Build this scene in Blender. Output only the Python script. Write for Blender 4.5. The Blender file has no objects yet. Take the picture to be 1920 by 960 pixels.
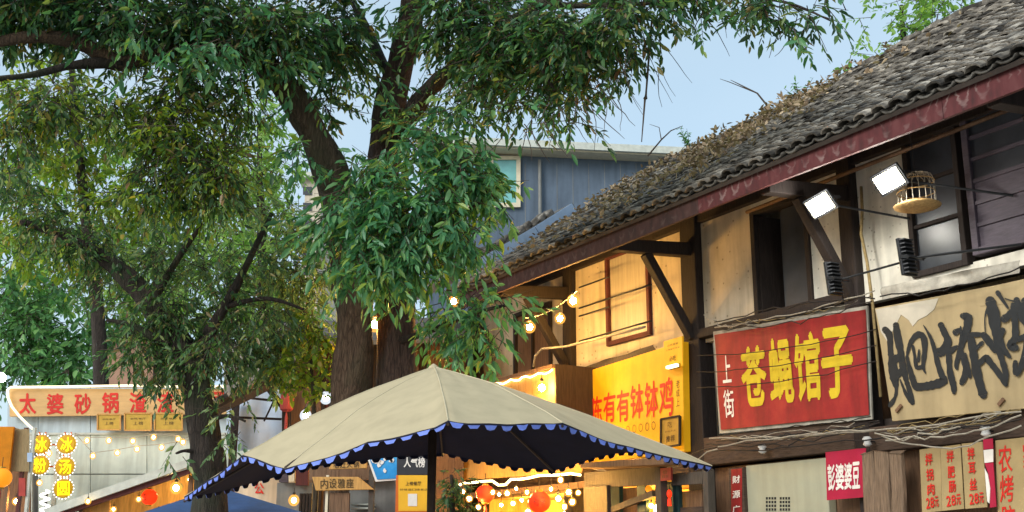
import bpy, math, random
import numpy as np
from mathutils import Vector, Matrix
random.seed(7)
RNG = np.random.default_rng(11)
SC = bpy.context.scene
C = SC.collection
# ---------------------------------------------------------------- camera
EYE = 1.6
FPX = 2200.0                                   # focal length in pixels of a 1920 px wide frame
TH = math.atan(570 / FPX)                      # upward pitch
CT, ST = math.cos(TH), math.sin(TH)
cam = bpy.data.cameras.new('camera')
cam.sensor_width = 36.0
cam.lens = FPX / 1920 * 36.0
cam.clip_end = 2000
camo = bpy.data.objects.new('camera', cam)
camo.location = (0, 0, EYE)
camo.rotation_euler = (math.pi / 2 + TH, 0, 0)
C.objects.link(camo)
SC.camera = camo
# ---------------------------------------------------------------- sky and sun (soft overcast evening)
SUN_DIR = Vector((-0.60, -0.65, 0.50)).normalized()
SUN_EL = math.asin(SUN_DIR.z)
SUN_AZ = math.atan2(SUN_DIR.x, SUN_DIR.y)
world = bpy.data.worlds.new('World')
SC.world = world
world.use_nodes = True
wn, wl = world.node_tree.nodes, world.node_tree.links
wn.clear()
w_out = wn.new('ShaderNodeOutputWorld')
sky = wn.new('ShaderNodeTexSky')
sky.sky_type = 'NISHITA'
sky.sun_disc = False
sky.sun_elevation = SUN_EL
sky.sun_rotation = SUN_AZ
sky.air_density = 1.0
sky.dust_density = 2.0
bg1 = wn.new('ShaderNodeBackground')
bg1.inputs['Strength'].default_value = 0.05
wl.new(sky.outputs['Color'], bg1.inputs['Color'])
tc = wn.new('ShaderNodeTexCoord')
nz = wn.new('ShaderNodeTexNoise')
nz.inputs['Scale'].default_value = 2.2
nz.inputs['Detail'].default_value = 5.0
wl.new(tc.outputs['Generated'], nz.inputs['Vector'])
cr = wn.new('ShaderNodeValToRGB')
cr.color_ramp.elements[0].position = 0.3
cr.color_ramp.elements[0].color = (0.50, 0.68, 0.78, 1)
cr.color_ramp.elements[1].position = 0.72
cr.color_ramp.elements[1].color = (0.66, 0.80, 0.86, 1)
wl.new(nz.outputs['Fac'], cr.inputs['Fac'])
bg2 = wn.new('ShaderNodeBackground')
bg2.inputs['Strength'].default_value = 0.415
wl.new(cr.outputs['Color'], bg2.inputs['Color'])
addw = wn.new('ShaderNodeAddShader')
wl.new(bg1.outputs[0], addw.inputs[0])
wl.new(bg2.outputs[0], addw.inputs[1])
wl.new(addw.outputs[0], w_out.inputs['Surface'])
sun = bpy.data.lights.new('sun', 'SUN')
sun.energy = 1.35
sun.angle = math.radians(30)
sun.color = (1.0, 0.97, 0.92)
suno = bpy.data.objects.new('sun', sun)
suno.rotation_euler = (-SUN_DIR).to_track_quat('-Z', 'Y').to_euler()
suno.location = (-20, -20, 40)
C.objects.link(suno)
SC.view_settings.view_transform = 'Standard'
SC.view_settings.look = 'None'
SC.view_settings.gamma = 1.0
SC.view_settings.exposure = 0.8
SC.view_settings.use_curve_mapping = False
SC.cycles.use_denoising = True
SC.cycles.max_bounces = 6
SC.cycles.transparent_max_bounces = 8
SC.cycles.sample_clamp_indirect = 6.0
# ---------------------------------------------------------------- geometry of the place
# the tiled house runs away from the camera: direction FD along its facade, FN into the house, at distance FDIST
AL = math.radians(29.96)
FD = np.array((-math.sin(AL), math.cos(AL)))
FN = np.array((math.cos(AL), math.sin(AL)))
FDIST = 8.93
def ray(px, py):
    rx, ry = (px - 960) / FPX, (480 - py) / FPX
    return np.array((rx, CT - ry * ST, ST + ry * CT))
def P(px, py, Y):
    r = ray(px, py)
    return np.array((0, 0, EYE)) + r * (Y / r[1])
def W(s, v, z):
    q = FN * (FDIST - v) + FD * s
    return np.array((q[0], q[1], z))
def FSZ(px, py, v=0.0):
    r = ray(px, py)
    t = (FDIST - v) / (r[0] * FN[0] + r[1] * FN[1])
    return t * (r[0] * FD[0] + r[1] * FD[1]), EYE + t * r[2]
class FacadePlane:
    def __init__(self, v): self.v = v; self.n = np.array((-FN[0], -FN[1], 0.0))
    def __call__(self, px, py):
        s, z = FSZ(px, py, self.v)
        return W(s, self.v, z)
class DepthPlane:
    def __init__(self, Y): self.Y = Y; self.n = np.array((0.0, -1.0, 0.0))
    def __call__(self, px, py): return P(px, py, self.Y)
def proj(p):
    x, y, z = p[0], p[1], p[2] - EYE
    fw = y * CT + z * ST
    up = -y * ST + z * CT
    return 960 + FPX * x / fw, 480 - FPX * up / fw, fw
# ---------------------------------------------------------------- materials
def nodes_of(name):
    m = bpy.data.materials.new(name)
    m.use_nodes = True
    nt = m.node_tree
    b = nt.nodes['Principled BSDF']
    return m, nt, b
def ramp(nt, pts):
    r = nt.nodes.new('ShaderNodeValToRGB')
    e = r.color_ramp.elements
    while len(e) < len(pts): e.new(0.5)
    for el, (p, c) in zip(e, pts):
        el.position = p
        el.color = (c[0], c[1], c[2], 1)
    return r
def scaled(c, k): return tuple(min(1, x * k) for x in c)
def M(name, col, var=0.35, scale=6.0, stretch=(1, 1, 1), rough=0.75, bump=0.25, metal=0.0, col2=None, spec=0.35,
      emit=None, estr=0.0, streak=0.0, specks=None, random_island=0.0, coord='Object', transl=0.0):
    m, nt, b = nodes_of(name)
    N, L = nt.nodes, nt.links
    tcn = N.new('ShaderNodeTexCoord')
    mp = N.new('ShaderNodeMapping')
    mp.inputs['Scale'].default_value = stretch
    L.new(tcn.outputs[coord], mp.inputs['Vector'])
    n1 = N.new('ShaderNodeTexNoise')
    n1.inputs['Scale'].default_value = scale
    n1.inputs['Detail'].default_value = 7
    n1.inputs['Roughness'].default_value = 0.65
    L.new(mp.outputs['Vector'], n1.inputs['Vector'])
    c2 = col2 or scaled(col, 1 + var)
    r = ramp(nt, [(0.28, scaled(col, 1 - var)), (0.5, col), (0.74, c2)])
    L.new(n1.outputs['Fac'], r.inputs['Fac'])
    out = r.outputs['Color']
    if streak > 0:
        mp2 = N.new('ShaderNodeMapping')
        mp2.inputs['Scale'].default_value = (5, 5, 0.55)
        L.new(tcn.outputs[coord], mp2.inputs['Vector'])
        n2 = N.new('ShaderNodeTexNoise')
        n2.inputs['Scale'].default_value = 1.6
        n2.inputs['Detail'].default_value = 6
        L.new(mp2.outputs['Vector'], n2.inputs['Vector'])
        r2 = ramp(nt, [(0.42, (1, 1, 1)), (0.75, (1 - streak,) * 3)])
        L.new(n2.outputs['Fac'], r2.inputs['Fac'])
        mx = N.new('ShaderNodeMix')
        mx.data_type = 'RGBA'
        mx.blend_type = 'MULTIPLY'
        mx.inputs['Factor'].default_value = 1
        L.new(out, mx.inputs['A'])
        L.new(r2.outputs['Color'], mx.inputs['B'])
        out = mx.outputs['Result']
    if specks:
        n3 = N.new('ShaderNodeTexVoronoi')
        n3.inputs['Scale'].default_value = specks
        L.new(tcn.outputs[coord], n3.inputs['Vector'])
        r3 = ramp(nt, [(0.10, (0.25, 0.22, 0.2)), (0.16, (1, 1, 1))])
        L.new(n3.outputs['Distance'], r3.inputs['Fac'])
        mx = N.new('ShaderNodeMix')
        mx.data_type = 'RGBA'
        mx.blend_type = 'MULTIPLY'
        mx.inputs['Factor'].default_value = 0.6
        L.new(out, mx.inputs['A'])
        L.new(r3.outputs['Color'], mx.inputs['B'])
        out = mx.outputs['Result']
    if random_island > 0:
        g = N.new('ShaderNodeNewGeometry')
        oi = N.new('ShaderNodeObjectInfo')
        ad = N.new('ShaderNodeMath'); ad.operation = 'ADD'
        L.new(g.outputs['Random Per Island'], ad.inputs[0]); L.new(oi.outputs['Random'], ad.inputs[1])
        fr = N.new('ShaderNodeMath'); fr.operation = 'FRACT'
        L.new(ad.outputs[0], fr.inputs[0])
        mr = N.new('ShaderNodeMapRange')
        mr.inputs['To Min'].default_value = 1 - random_island
        mr.inputs['To Max'].default_value = 1 + random_island
        L.new(fr.outputs[0], mr.inputs['Value'])
        mx = N.new('ShaderNodeVectorMath')
        mx.operation = 'SCALE'
        L.new(out, mx.inputs[0])
        L.new(mr.outputs['Result'], mx.inputs['Scale'])
        out = mx.outputs['Vector']
    L.new(out, b.inputs['Base Color'])
    b.inputs['Roughness'].default_value = rough
    b.inputs['Metallic'].default_value = metal
    b.inputs['Specular IOR Level'].default_value = spec
    if bump > 0:
        bp = N.new('ShaderNodeBump')
        bp.inputs['Strength'].default_value = bump
        bp.inputs['Distance'].default_value = 0.02
        L.new(n1.outputs['Fac'], bp.inputs['Height'])
        L.new(bp.outputs['Normal'], b.inputs['Normal'])
    if emit:
        b.inputs['Emission Color'].default_value = (*emit, 1)
        b.inputs['Emission Strength'].default_value = estr
    if transl > 0:
        t = N.new('ShaderNodeBsdfTranslucent')
        L.new(out, t.inputs['Color'])
        ms = N.new('ShaderNodeMixShader')
        ms.inputs[0].default_value = transl
        L.new(b.outputs[0], ms.inputs[1])
        L.new(t.outputs[0], ms.inputs[2])
        L.new(ms.outputs[0], N['Material Output'].inputs['Surface'])
    return m
def leaf_mat(name, pts, transl=0.35, rough=0.38):
    m, nt, b = nodes_of(name)
    N, L = nt.nodes, nt.links
    g = N.new('ShaderNodeNewGeometry')
    oi = N.new('ShaderNodeObjectInfo')
    ad = N.new('ShaderNodeMath'); ad.operation = 'ADD'
    L.new(g.outputs['Random Per Island'], ad.inputs[0]); L.new(oi.outputs['Random'], ad.inputs[1])
    fr = N.new('ShaderNodeMath'); fr.operation = 'FRACT'
    L.new(ad.outputs[0], fr.inputs[0])
    r = ramp(nt, [(p_, (c_[0] * 1.22, c_[1] * 1.2, c_[2] * 1.12)) for p_, c_ in pts])
    L.new(fr.outputs[0], r.inputs['Fac'])
    L.new(r.outputs['Color'], b.inputs['Base Color'])
    b.inputs['Roughness'].default_value = rough
    b.inputs['Specular IOR Level'].default_value = 0.6
    t = N.new('ShaderNodeBsdfTranslucent')
    sc = N.new('ShaderNodeVectorMath'); sc.operation = 'MULTIPLY'
    sc.inputs[1].default_value = (1.25, 1.35, 0.6)
    L.new(r.outputs['Color'], sc.inputs[0])
    L.new(sc.outputs[0], t.inputs['Color'])
    ms = N.new('ShaderNodeMixShader')
    ms.inputs[0].default_value = transl
    L.new(b.outputs[0], ms.inputs[1])
    L.new(t.outputs[0], ms.inputs[2])
    L.new(ms.outputs[0], N['Material Output'].inputs['Surface'])
    return m
def bark_mat(name, c0, c1, c2, moss):
    m, nt, b = nodes_of(name)
    N, L = nt.nodes, nt.links
    tcn = N.new('ShaderNodeTexCoord')
    def tex(kind, scale, st, **kw):
        mp = N.new('ShaderNodeMapping'); mp.inputs['Scale'].default_value = st
        L.new(tcn.outputs['Object'], mp.inputs['Vector'])
        n = N.new(kind); n.inputs['Scale'].default_value = scale
        for k, v in kw.items(): n.inputs[k].default_value = v
        L.new(mp.outputs[0], n.inputs['Vector'])
        return n
    fine = tex('ShaderNodeTexNoise', 5, (5, 5, 0.9), Detail=9, Roughness=.7, Distortion=.6)
    crack = tex('ShaderNodeTexVoronoi', 5, (5.5, 5.5, .75), Randomness=1.0); crack.feature = 'DISTANCE_TO_EDGE'
    big = tex('ShaderNodeTexNoise', 1.7, (1, 1, .6), Detail=5)
    r = ramp(nt, [(0.3, c0), (0.52, c1), (0.75, c2)]); L.new(fine.outputs['Fac'], r.inputs['Fac'])
    rc = ramp(nt, [(0.0, (0.25, 0.25, 0.25)), (0.10, (1, 1, 1))]); L.new(crack.outputs['Distance'], rc.inputs['Fac'])
    mx = N.new('ShaderNodeMix'); mx.data_type = 'RGBA'; mx.blend_type = 'MULTIPLY'; mx.inputs['Factor'].default_value = .5
    L.new(r.outputs['Color'], mx.inputs['A']); L.new(rc.outputs['Color'], mx.inputs['B'])
    rm = ramp(nt, [(0.50, (0, 0, 0)), (0.68, (moss,) * 3)]); L.new(big.outputs['Fac'], rm.inputs['Fac'])
    m2 = N.new('ShaderNodeMix'); m2.data_type = 'RGBA'
    L.new(rm.outputs['Color'], m2.inputs['Factor']); L.new(mx.outputs['Result'], m2.inputs['A']); m2.inputs['B'].default_value = (0.055, 0.075, 0.035, 1)
    L.new(m2.outputs['Result'], b.inputs['Base Color'])
    b.inputs['Roughness'].default_value = .95
    ad = N.new('ShaderNodeMath'); ad.operation = 'MULTIPLY_ADD'; L.new(rc.outputs['Color'], ad.inputs[0]); ad.inputs[1].default_value = .25; L.new(fine.outputs['Fac'], ad.inputs[2])
    bp = N.new('ShaderNodeBump'); bp.inputs['Strength'].default_value = 1.0; bp.inputs['Distance'].default_value = .05
    L.new(ad.outputs[0], bp.inputs['Height']); L.new(bp.outputs['Normal'], b.inputs['Normal'])
    return m
def glow(name, col, strength):
    m, nt, b = nodes_of(name)
    b.inputs['Base Color'].default_value = (*scaled(col, 0.8), 1)
    b.inputs['Emission Color'].default_value = (*col, 1)
    b.inputs['Emission Strength'].default_value = strength
    return m
MAT = {}
MAT['post'] = M('dark timber', (0.024, 0.017, 0.015), 0.45, 9, (6, 6, 0.8), 0.8, 0.5)
MAT['beam'] = M('brown beam timber', (0.070, 0.045, 0.032), 0.5, 7, (1.2, 1.2, 9), 0.8, 0.5)
MAT['fascia0'] = None
MAT['plaster'] = M('cream lime plaster', (0.56, 0.48, 0.36), 0.18, 2.2, rough=0.92, bump=0.15, streak=0.35, specks=9)
MAT['plaster_floodlit'] = M('pale plaster with floodlight lift', (0.70, 0.67, 0.58), 0.2, 2.5, rough=0.92, bump=0.2, streak=0.3, specks=13)  # paler plaster, with floodlight brightness put into its colour
MAT['tile'] = M('weathered grey clay tile', (0.125, 0.113, 0.096), 0.65, 9, rough=0.95, bump=0.6, col2=(0.36, 0.33, 0.275), random_island=0.85)
MAT['tile_dark'] = M('grey pan tile', (0.10, 0.095, 0.085), 0.5, 11, rough=0.95, bump=0.5, random_island=0.35)
MAT['deck'] = M('roof boarding', (0.05, 0.04, 0.035), 0.4, 6, rough=0.9)
MAT['glass_dark'] = M('dusty dark glass', (0.035, 0.040, 0.050), 0.4, 3, rough=0.32, bump=0.03, spec=0.5)
MAT['curtain'] = M('pale curtain behind glass', (0.40, 0.36, 0.30), 0.25, 3, (7, 7, 0.4), 0.35, 0.05, spec=0.5)
MAT['shutter'] = M('purple grey painted shutter', (0.075, 0.06, 0.08), 0.3, 8, (1, 1, 6), 0.6, 0.2)
MAT['board_brown'] = M('brown boards', (0.16, 0.09, 0.05), 0.45, 6, (8, 8, 0.7), 0.75, 0.4)
MAT['dark_boards'] = M('dark brown boards', (0.045, 0.028, 0.018), 0.45, 6, (8, 8, 0.7), 0.75, 0.4)
MAT['board_gold'] = M('golden pine boards', (0.50, 0.27, 0.075), 0.3, 6, (8, 8, 0.7), 0.6, 0.25)
MAT['canvas'] = M('beige awning canvas', (0.47, 0.40, 0.255), 0.07, 3.0, rough=0.85, bump=0.03, streak=0.12)
MAT['seam_tape'] = M('canvas seam tape', (0.52, 0.46, 0.31), 0.08, 6, rough=0.85, bump=0)
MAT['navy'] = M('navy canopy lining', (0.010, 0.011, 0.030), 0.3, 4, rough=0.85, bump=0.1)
MAT['pennant'] = M('blue valance cloth', (0.17, 0.25, 0.72), 0.25, 9, rough=0.8, bump=0.1)
MAT['metal_dark'] = M('dark painted steel', (0.03, 0.032, 0.036), 0.3, 14, rough=0.45, bump=0.1, metal=0.4)
MAT['pole_brown'] = M('brown enamelled pole', (0.055, 0.036, 0.026), 0.25, 14, rough=0.5, bump=0.1)
MAT['cable'] = M('black cable', (0.02, 0.018, 0.018), 0.3, 20, rough=0.6, bump=0)
MAT['cable_pale'] = M('dusty pale cable', (0.34, 0.31, 0.25), 0.3, 20, rough=0.8, bump=0)
MAT['rope'] = M('hemp rope', (0.27, 0.20, 0.09), 0.3, 30, rough=0.9)
MAT['white_plastic'] = M('white plastic', (0.62, 0.62, 0.6), 0.12, 10, rough=0.5, bump=0.05)
MAT['red_cloth'] = M('red banner cloth', (0.28, 0.013, 0.015), 0.3, 3.0, rough=0.6, bump=0.35, streak=0.4, col2=(0.36, 0.03, 0.02))
MAT['pink_cloth'] = M('crimson banner cloth', (0.38, 0.009, 0.042), 0.15, 3.0, rough=0.7, bump=0.2)
MAT['yellow_print'] = M('yellow print', (0.55, 0.40, 0.015), 0.2, 7, rough=0.6, bump=0)
MAT['white_print'] = M('white print', (0.75, 0.70, 0.64), 0.12, 9, rough=0.6, bump=0)
MAT['red_print'] = M('red print', (0.58, 0.022, 0.012), 0.2, 9, rough=0.6, bump=0)
MAT['black_ink'] = M('black brush ink', (0.014, 0.016, 0.018), 0.3, 18, rough=0.5, bump=0)
MAT['dark_print'] = M('brown print', (0.07, 0.04, 0.012), 0.2, 18, rough=0.6, bump=0)
MAT['card'] = M('cardboard', (0.37, 0.285, 0.155), 0.16, 2.0, rough=0.9, bump=0.1, streak=0.22)
MAT['card_menu'] = M('menu cardboard', (0.36, 0.265, 0.125), 0.18, 4, rough=0.9, bump=0.1)
MAT['card_pale'] = M('bleached cardboard', (0.46, 0.42, 0.34), 0.15, 4, rough=0.9, bump=0.1)
MAT['dusty_sheet'] = M('dusty plastic sheet', (0.36, 0.34, 0.29), 0.5, 5, rough=0.8, bump=0.5, streak=0.3)
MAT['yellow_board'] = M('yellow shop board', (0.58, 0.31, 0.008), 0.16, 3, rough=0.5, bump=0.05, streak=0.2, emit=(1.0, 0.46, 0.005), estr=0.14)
MAT['gold_plaque'] = M('gold plaque', (0.42, 0.27, 0.045), 0.2, 9, rough=0.35, bump=0.05, metal=0.4)
MAT['banner_tan'] = M('tan banner board', (0.58, 0.37, 0.16), 0.15, 3, (1, 1, 5), rough=0.7, bump=0.1)
MAT['panel_wall'] = M('pale mint wall panel', (0.55, 0.63, 0.58), 0.14, 2.5, rough=0.7, bump=0.1, streak=0.3)
MAT['panel_blue'] = M('pale blue wall panel', (0.44, 0.54, 0.60), 0.16, 2.5, (2, 2, 0.5), rough=0.7, bump=0.1, streak=0.3)
MAT['trim_pale'] = M('pale metal trim', (0.50, 0.53, 0.48), 0.2, 8, rough=0.5, bump=0.1)
MAT['grey_wall'] = M('grey rendered wall', (0.23, 0.235, 0.225), 0.25, 3, rough=0.9, bump=0.2, streak=0.4)
MAT['blue_wall'] = M('slate blue rendered wall', (0.105, 0.145, 0.20), 0.16, 2.2, rough=0.85, bump=0.1, streak=0.3)
MAT['cream_trim'] = M('cream painted trim', (0.62, 0.56, 0.42), 0.15, 6, rough=0.7, bump=0.1)
MAT['teal_glass'] = M('teal window glass', (0.16, 0.42, 0.42), 0.25, 2, rough=0.15, bump=0, spec=0.6)
MAT['blue_sheet'] = M('blue steel roof sheet', (0.34, 0.47, 0.66), 0.15, 4, rough=0.45, bump=0.1)
MAT['salmon_wall'] = M('salmon rendered wall', (0.44, 0.26, 0.19), 0.15, 2, rough=0.9, bump=0.15, streak=0.3)
MAT['cream_wall'] = M('cream tower wall', (0.60, 0.53, 0.42), 0.12, 2, rough=0.9, bump=0.1, streak=0.3)
MAT['tarp'] = M('blue tarpaulin', (0.025, 0.075, 0.22), 0.3, 4, rough=0.55, bump=0.3)
MAT['sheet_white'] = M('pale blue plastic sheet', (0.50, 0.60, 0.74), 0.18, 3, rough=0.5, bump=0.3, streak=0.2)
MAT['fabric_orange'] = M('orange awning cloth', (0.75, 0.30, 0.01), 0.2, 6, rough=0.7, bump=0.2, transl=0.4)
MAT['bamboo'] = M('bamboo blind', (0.30, 0.225, 0.115), 0.35, 10, (14, 14, 1), rough=0.8, bump=0.4)
MAT['green_paint'] = M('dark green painted wood', (0.012, 0.045, 0.045), 0.3, 8, (6, 6, 1), rough=0.6, bump=0.2)
MAT['grey_board'] = M('worn grey board', (0.075, 0.062, 0.05), 0.35, 7, (6, 6, 1), rough=0.85, bump=0.35)
MAT['metal_panel'] = M('grey green metal cabinet', (0.37, 0.365, 0.26), 0.08, 3, rough=0.6, bump=0.05, streak=0.15)
MAT['straw'] = M('woven straw', (0.50, 0.32, 0.13), 0.3, 40, rough=0.85, bump=0.4)
MAT['bark_dark'] = bark_mat('dark bark', (0.016, 0.012, 0.010), (0.040, 0.029, 0.023), (0.085, 0.064, 0.05), .7)
MAT['bark_brown'] = bark_mat('brown bark', (0.045, 0.027, 0.018), (0.12, 0.074, 0.047), (0.21, 0.145, 0.10), .5)
MAT['bark_red'] = bark_mat('reddish bark', (0.026, 0.015, 0.012), (0.075, 0.044, 0.034), (0.14, 0.09, 0.07), .35)
MAT['twig'] = M('twig bark', (0.065, 0.048, 0.036), 0.3, 20, rough=0.9, bump=0)
MAT['blackboard'] = M('charcoal sign panel', (0.028, 0.028, 0.034), 0.2, 8, rough=0.6, bump=0.05)
MAT['poster_yellow'] = M('yellow poster', (0.80, 0.43, 0.025), 0.1, 4, rough=0.5, bump=0)
MAT['orange_frame'] = M('orange frame', (0.62, 0.13, 0.015), 0.15, 4, rough=0.5, bump=0.05)
MAT['poster_blue'] = M('blue poster', (0.015, 0.26, 0.62), 0.3, 5, rough=0.5, bump=0, col2=(0.10, 0.45, 0.75))
MAT['lantern_red'] = M('red lantern silk', (0.65, 0.018, 0.006), 0.12, 6, rough=0.6, bump=0.05, emit=(1.0, 0.035, 0.004), estr=0.75)
MAT['lantern_dull'] = M('faded red lantern paper', (0.36, 0.05, 0.04), 0.25, 8, rough=0.7, bump=0.1)
MAT['lantern_orange'] = M('orange lantern silk', (0.75, 0.23, 0.01), 0.12, 6, rough=0.6, bump=0.05, emit=(1.0, 0.30, 0.01), estr=0.5)
MAT['neon_yellow'] = M('yellow lit disc', (0.75, 0.68, 0.01), 0.08, 8, rough=0.5, bump=0, emit=(1.0, 0.86, 0.0), estr=0.75)
MAT['disc_brown'] = M('amber disc', (0.36, 0.20, 0.01), 0.15, 8, rough=0.5, bump=0, emit=(0.5, 0.28, 0.0), estr=0.35)
MAT['ground'] = M('stone paving pale for bounce', (0.34, 0.32, 0.29), 0.25, 1.5, rough=0.85, bump=0.2)  # unseen paving, made pale so it bounces light under the eave
MAT['interior'] = M('warm brown boarding', (0.60, 0.36, 0.11), 0.35, 4, (6, 6, 0.7), rough=0.75, bump=0.25)
MAT['dark_red_wood'] = M('dark red painted wood', (0.085, 0.022, 0.022), 0.3, 7, (5, 5, 0.8), rough=0.7, bump=0.3)
MAT['vent'] = M('black vent hole', (0.012, 0.012, 0.012), 0.1, 4, rough=0.9, bump=0)
MAT['aged_plank'] = M('split grey brown plank', (0.19, 0.13, 0.085), 0.6, 7, (13, 13, 0.6), rough=0.9, bump=0.8)
G = {}
G['bulb'] = glow('warm bulb glow', (1.0, 0.54, 0.13), 900)
G['bulb_soft'] = glow('soft warm bulb glow', (1.0, 0.66, 0.30), 24)
G['bulb_soft2'] = glow('awning lamp glow', (1.0, 0.60, 0.22), 260)
G['lens_soft'] = glow('floodlight reflector', (1.0, 0.93, 0.74), 1.1)
G['bulb_white'] = glow('white bulb glow', (0.92, 0.96, 1.0), 80)
G['flood'] = glow('white floodlight lens', (1.0, 0.97, 0.86), 45)
G['strip'] = glow('warm strip light', (1.0, 0.76, 0.34), 5)
G['strip_soft'] = glow('cream neon tube', (1.0, 0.84, 0.52), 1.15)
G['neon_white'] = glow('white neon tube', (1.0, 0.96, 0.92), 1.3)
G['stall'] = glow('stall lamp glow', (1.0, 0.54, 0.11), 700)
L_DARK = leaf_mat('dark evergreen leaf', [(0.0, (0.018, 0.050, 0.030)), (0.4, (0.040, 0.110, 0.055)), (0.75, (0.075, 0.170, 0.065)), (0.92, (0.15, 0.21, 0.05)), (1.0, (0.21, 0.115, 0.06))], 0.45)
L_GREEN = leaf_mat('blue green leaf', [(0.0, (0.035, 0.125, 0.070)), (0.5, (0.078, 0.235, 0.125)), (0.85, (0.15, 0.32, 0.15)), (1.0, (0.24, 0.34, 0.07))], 0.45)
L_YEL = leaf_mat('yellow green leaf', [(0.0, (0.08, 0.15, 0.022)), (0.5, (0.19, 0.29, 0.035)), (0.85, (0.32, 0.38, 0.04)), (1.0, (0.33, 0.21, 0.06))], 0.5)  # warm lamplight on the foliage is put into this yellow
L_MIX = leaf_mat('mixed small leaf', [(0.0, (0.024, 0.058, 0.028)), (0.35, (0.055, 0.135, 0.055)), (0.72, (0.11, 0.21, 0.075)), (0.9, (0.21, 0.26, 0.085)), (1.0, (0.22, 0.125, 0.075))], 0.45)
L_PALE = leaf_mat('silvery green leaf', [(0.0, (0.06, 0.13, 0.07)), (0.5, (0.13, 0.24, 0.13)), (0.85, (0.23, 0.34, 0.20)), (1.0, (0.30, 0.34, 0.10))], 0.45)
L_FAR = leaf_mat('far tree leaf', [(0.0, (0.05, 0.14, 0.06)), (0.5, (0.10, 0.26, 0.105)), (1.0, (0.20, 0.38, 0.15))], 0.42)
L_BRIGHT = leaf_mat('fresh green leaf', [(0.0, (0.12, 0.25, 0.06)), (0.5, (0.20, 0.36, 0.09)), (1.0, (0.32, 0.46, 0.14))], 0.5)
L_BROWN = leaf_mat('dead brown leaf', [(0.0, (0.11, 0.075, 0.05)), (0.5, (0.28, 0.20, 0.135)), (1.0, (0.48, 0.38, 0.27))], 0.15, 0.9)
# fascia: red paint with pale scalloped drip stains at the tile spacing
TILE_P = 0.20
EAVE_V, EAVE_Z = 1.30, 5.33
RIDGE_V, RIDGE_Z = -2.0, 7.86
S0, S1 = 3.2, 15.1
def fascia_mat(name, cols, amount):
    m, nt, b = nodes_of(name)
    N, L = nt.nodes, nt.links
    uv = N.new('ShaderNodeAttribute'); uv.attribute_name = 'sz'
    sep = N.new('ShaderNodeSeparateXYZ'); L.new(uv.outputs['Vector'], sep.inputs[0])
    def mth(op, a, bb=None, c=None):
        q = N.new('ShaderNodeMath'); q.operation = op
        for i, x in enumerate((a, bb, c)):
            if x is None: continue
            if isinstance(x, (int, float)): q.inputs[i].default_value = x
            else: L.new(x, q.inputs[i])
        return q.outputs[0]
    n = N.new('ShaderNodeTexNoise'); n.inputs['Scale'].default_value = 3; n.inputs['Detail'].default_value = 5
    L.new(uv.outputs['Vector'], n.inputs['Vector'])
    sx = mth('ADD', sep.outputs['X'], mth('MULTIPLY', mth('SUBTRACT', n.outputs['Fac'], 0.5), 0.16))
    u = mth('SUBTRACT', mth('FRACT', mth('DIVIDE', sx, TILE_P)), 0.5)          # -.5..+.5 across one tile
    u2 = mth('MULTIPLY', mth('MULTIPLY', u, u), 5.2)                               # parabola: a U under every tile
    zz = mth('ADD', sep.outputs['Y'], 0.0)                                         # 0 top .. 1 bottom
    line = mth('ABSOLUTE', mth('SUBTRACT', zz, mth('SUBTRACT', 0.72, u2)))
    mask = N.new('ShaderNodeMapRange'); mask.inputs['From Min'].default_value = 0.05; mask.inputs['From Max'].default_value = 0.20
    mask.inputs['To Min'].default_value = 1; mask.inputs['To Max'].default_value = 0
    L.new(line, mask.inputs['Value'])
    n2 = N.new('ShaderNodeTexNoise'); n2.inputs['Scale'].default_value = 1.4; n2.inputs['Detail'].default_value = 6
    L.new(uv.outputs['Vector'], n2.inputs['Vector'])
    gate = N.new('ShaderNodeMapRange'); gate.inputs['From Min'].default_value = 0.42; gate.inputs['From Max'].default_value = 0.66
    L.new(n2.outputs['Fac'], gate.inputs['Value'])
    fac = mth('MULTIPLY', mth('MULTIPLY', mask.outputs[0], gate.outputs[0]), amount)
    base = ramp(nt, cols)
    mpn = N.new('ShaderNodeMapping'); mpn.inputs['Scale'].default_value = (14, 0.8, 1)
    L.new(uv.outputs['Vector'], mpn.inputs['Vector'])
    n3 = N.new('ShaderNodeTexNoise'); n3.inputs['Scale'].default_value = 1.0; n3.inputs['Detail'].default_value = 6
    L.new(mpn.outputs[0], n3.inputs['Vector'])
    L.new(n3.outputs['Fac'], base.inputs['Fac'])
    mx = N.new('ShaderNodeMix'); mx.data_type = 'RGBA'
    L.new(fac, mx.inputs['Factor']); L.new(base.outputs['Color'], mx.inputs['A'])
    mx.inputs['B'].default_value = (0.42, 0.34, 0.32, 1)
    L.new(mx.outputs['Result'], b.inputs['Base Color'])
    b.inputs['Roughness'].default_value = 0.8
    return m
MAT['fascia'] = fascia_mat('red eave paint with drip stains', [(0.3, (0.050, 0.012, 0.013)), (0.5, (0.090, 0.017, 0.019)), (0.72, (0.115, 0.032, 0.033))], 0.38)
MAT['fascia_brown'] = fascia_mat('brown eave board', [(0.3, (0.030, 0.014, 0.012)), (0.5, (0.050, 0.020, 0.018)), (0.72, (0.075, 0.034, 0.03))], 0.15)
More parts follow.
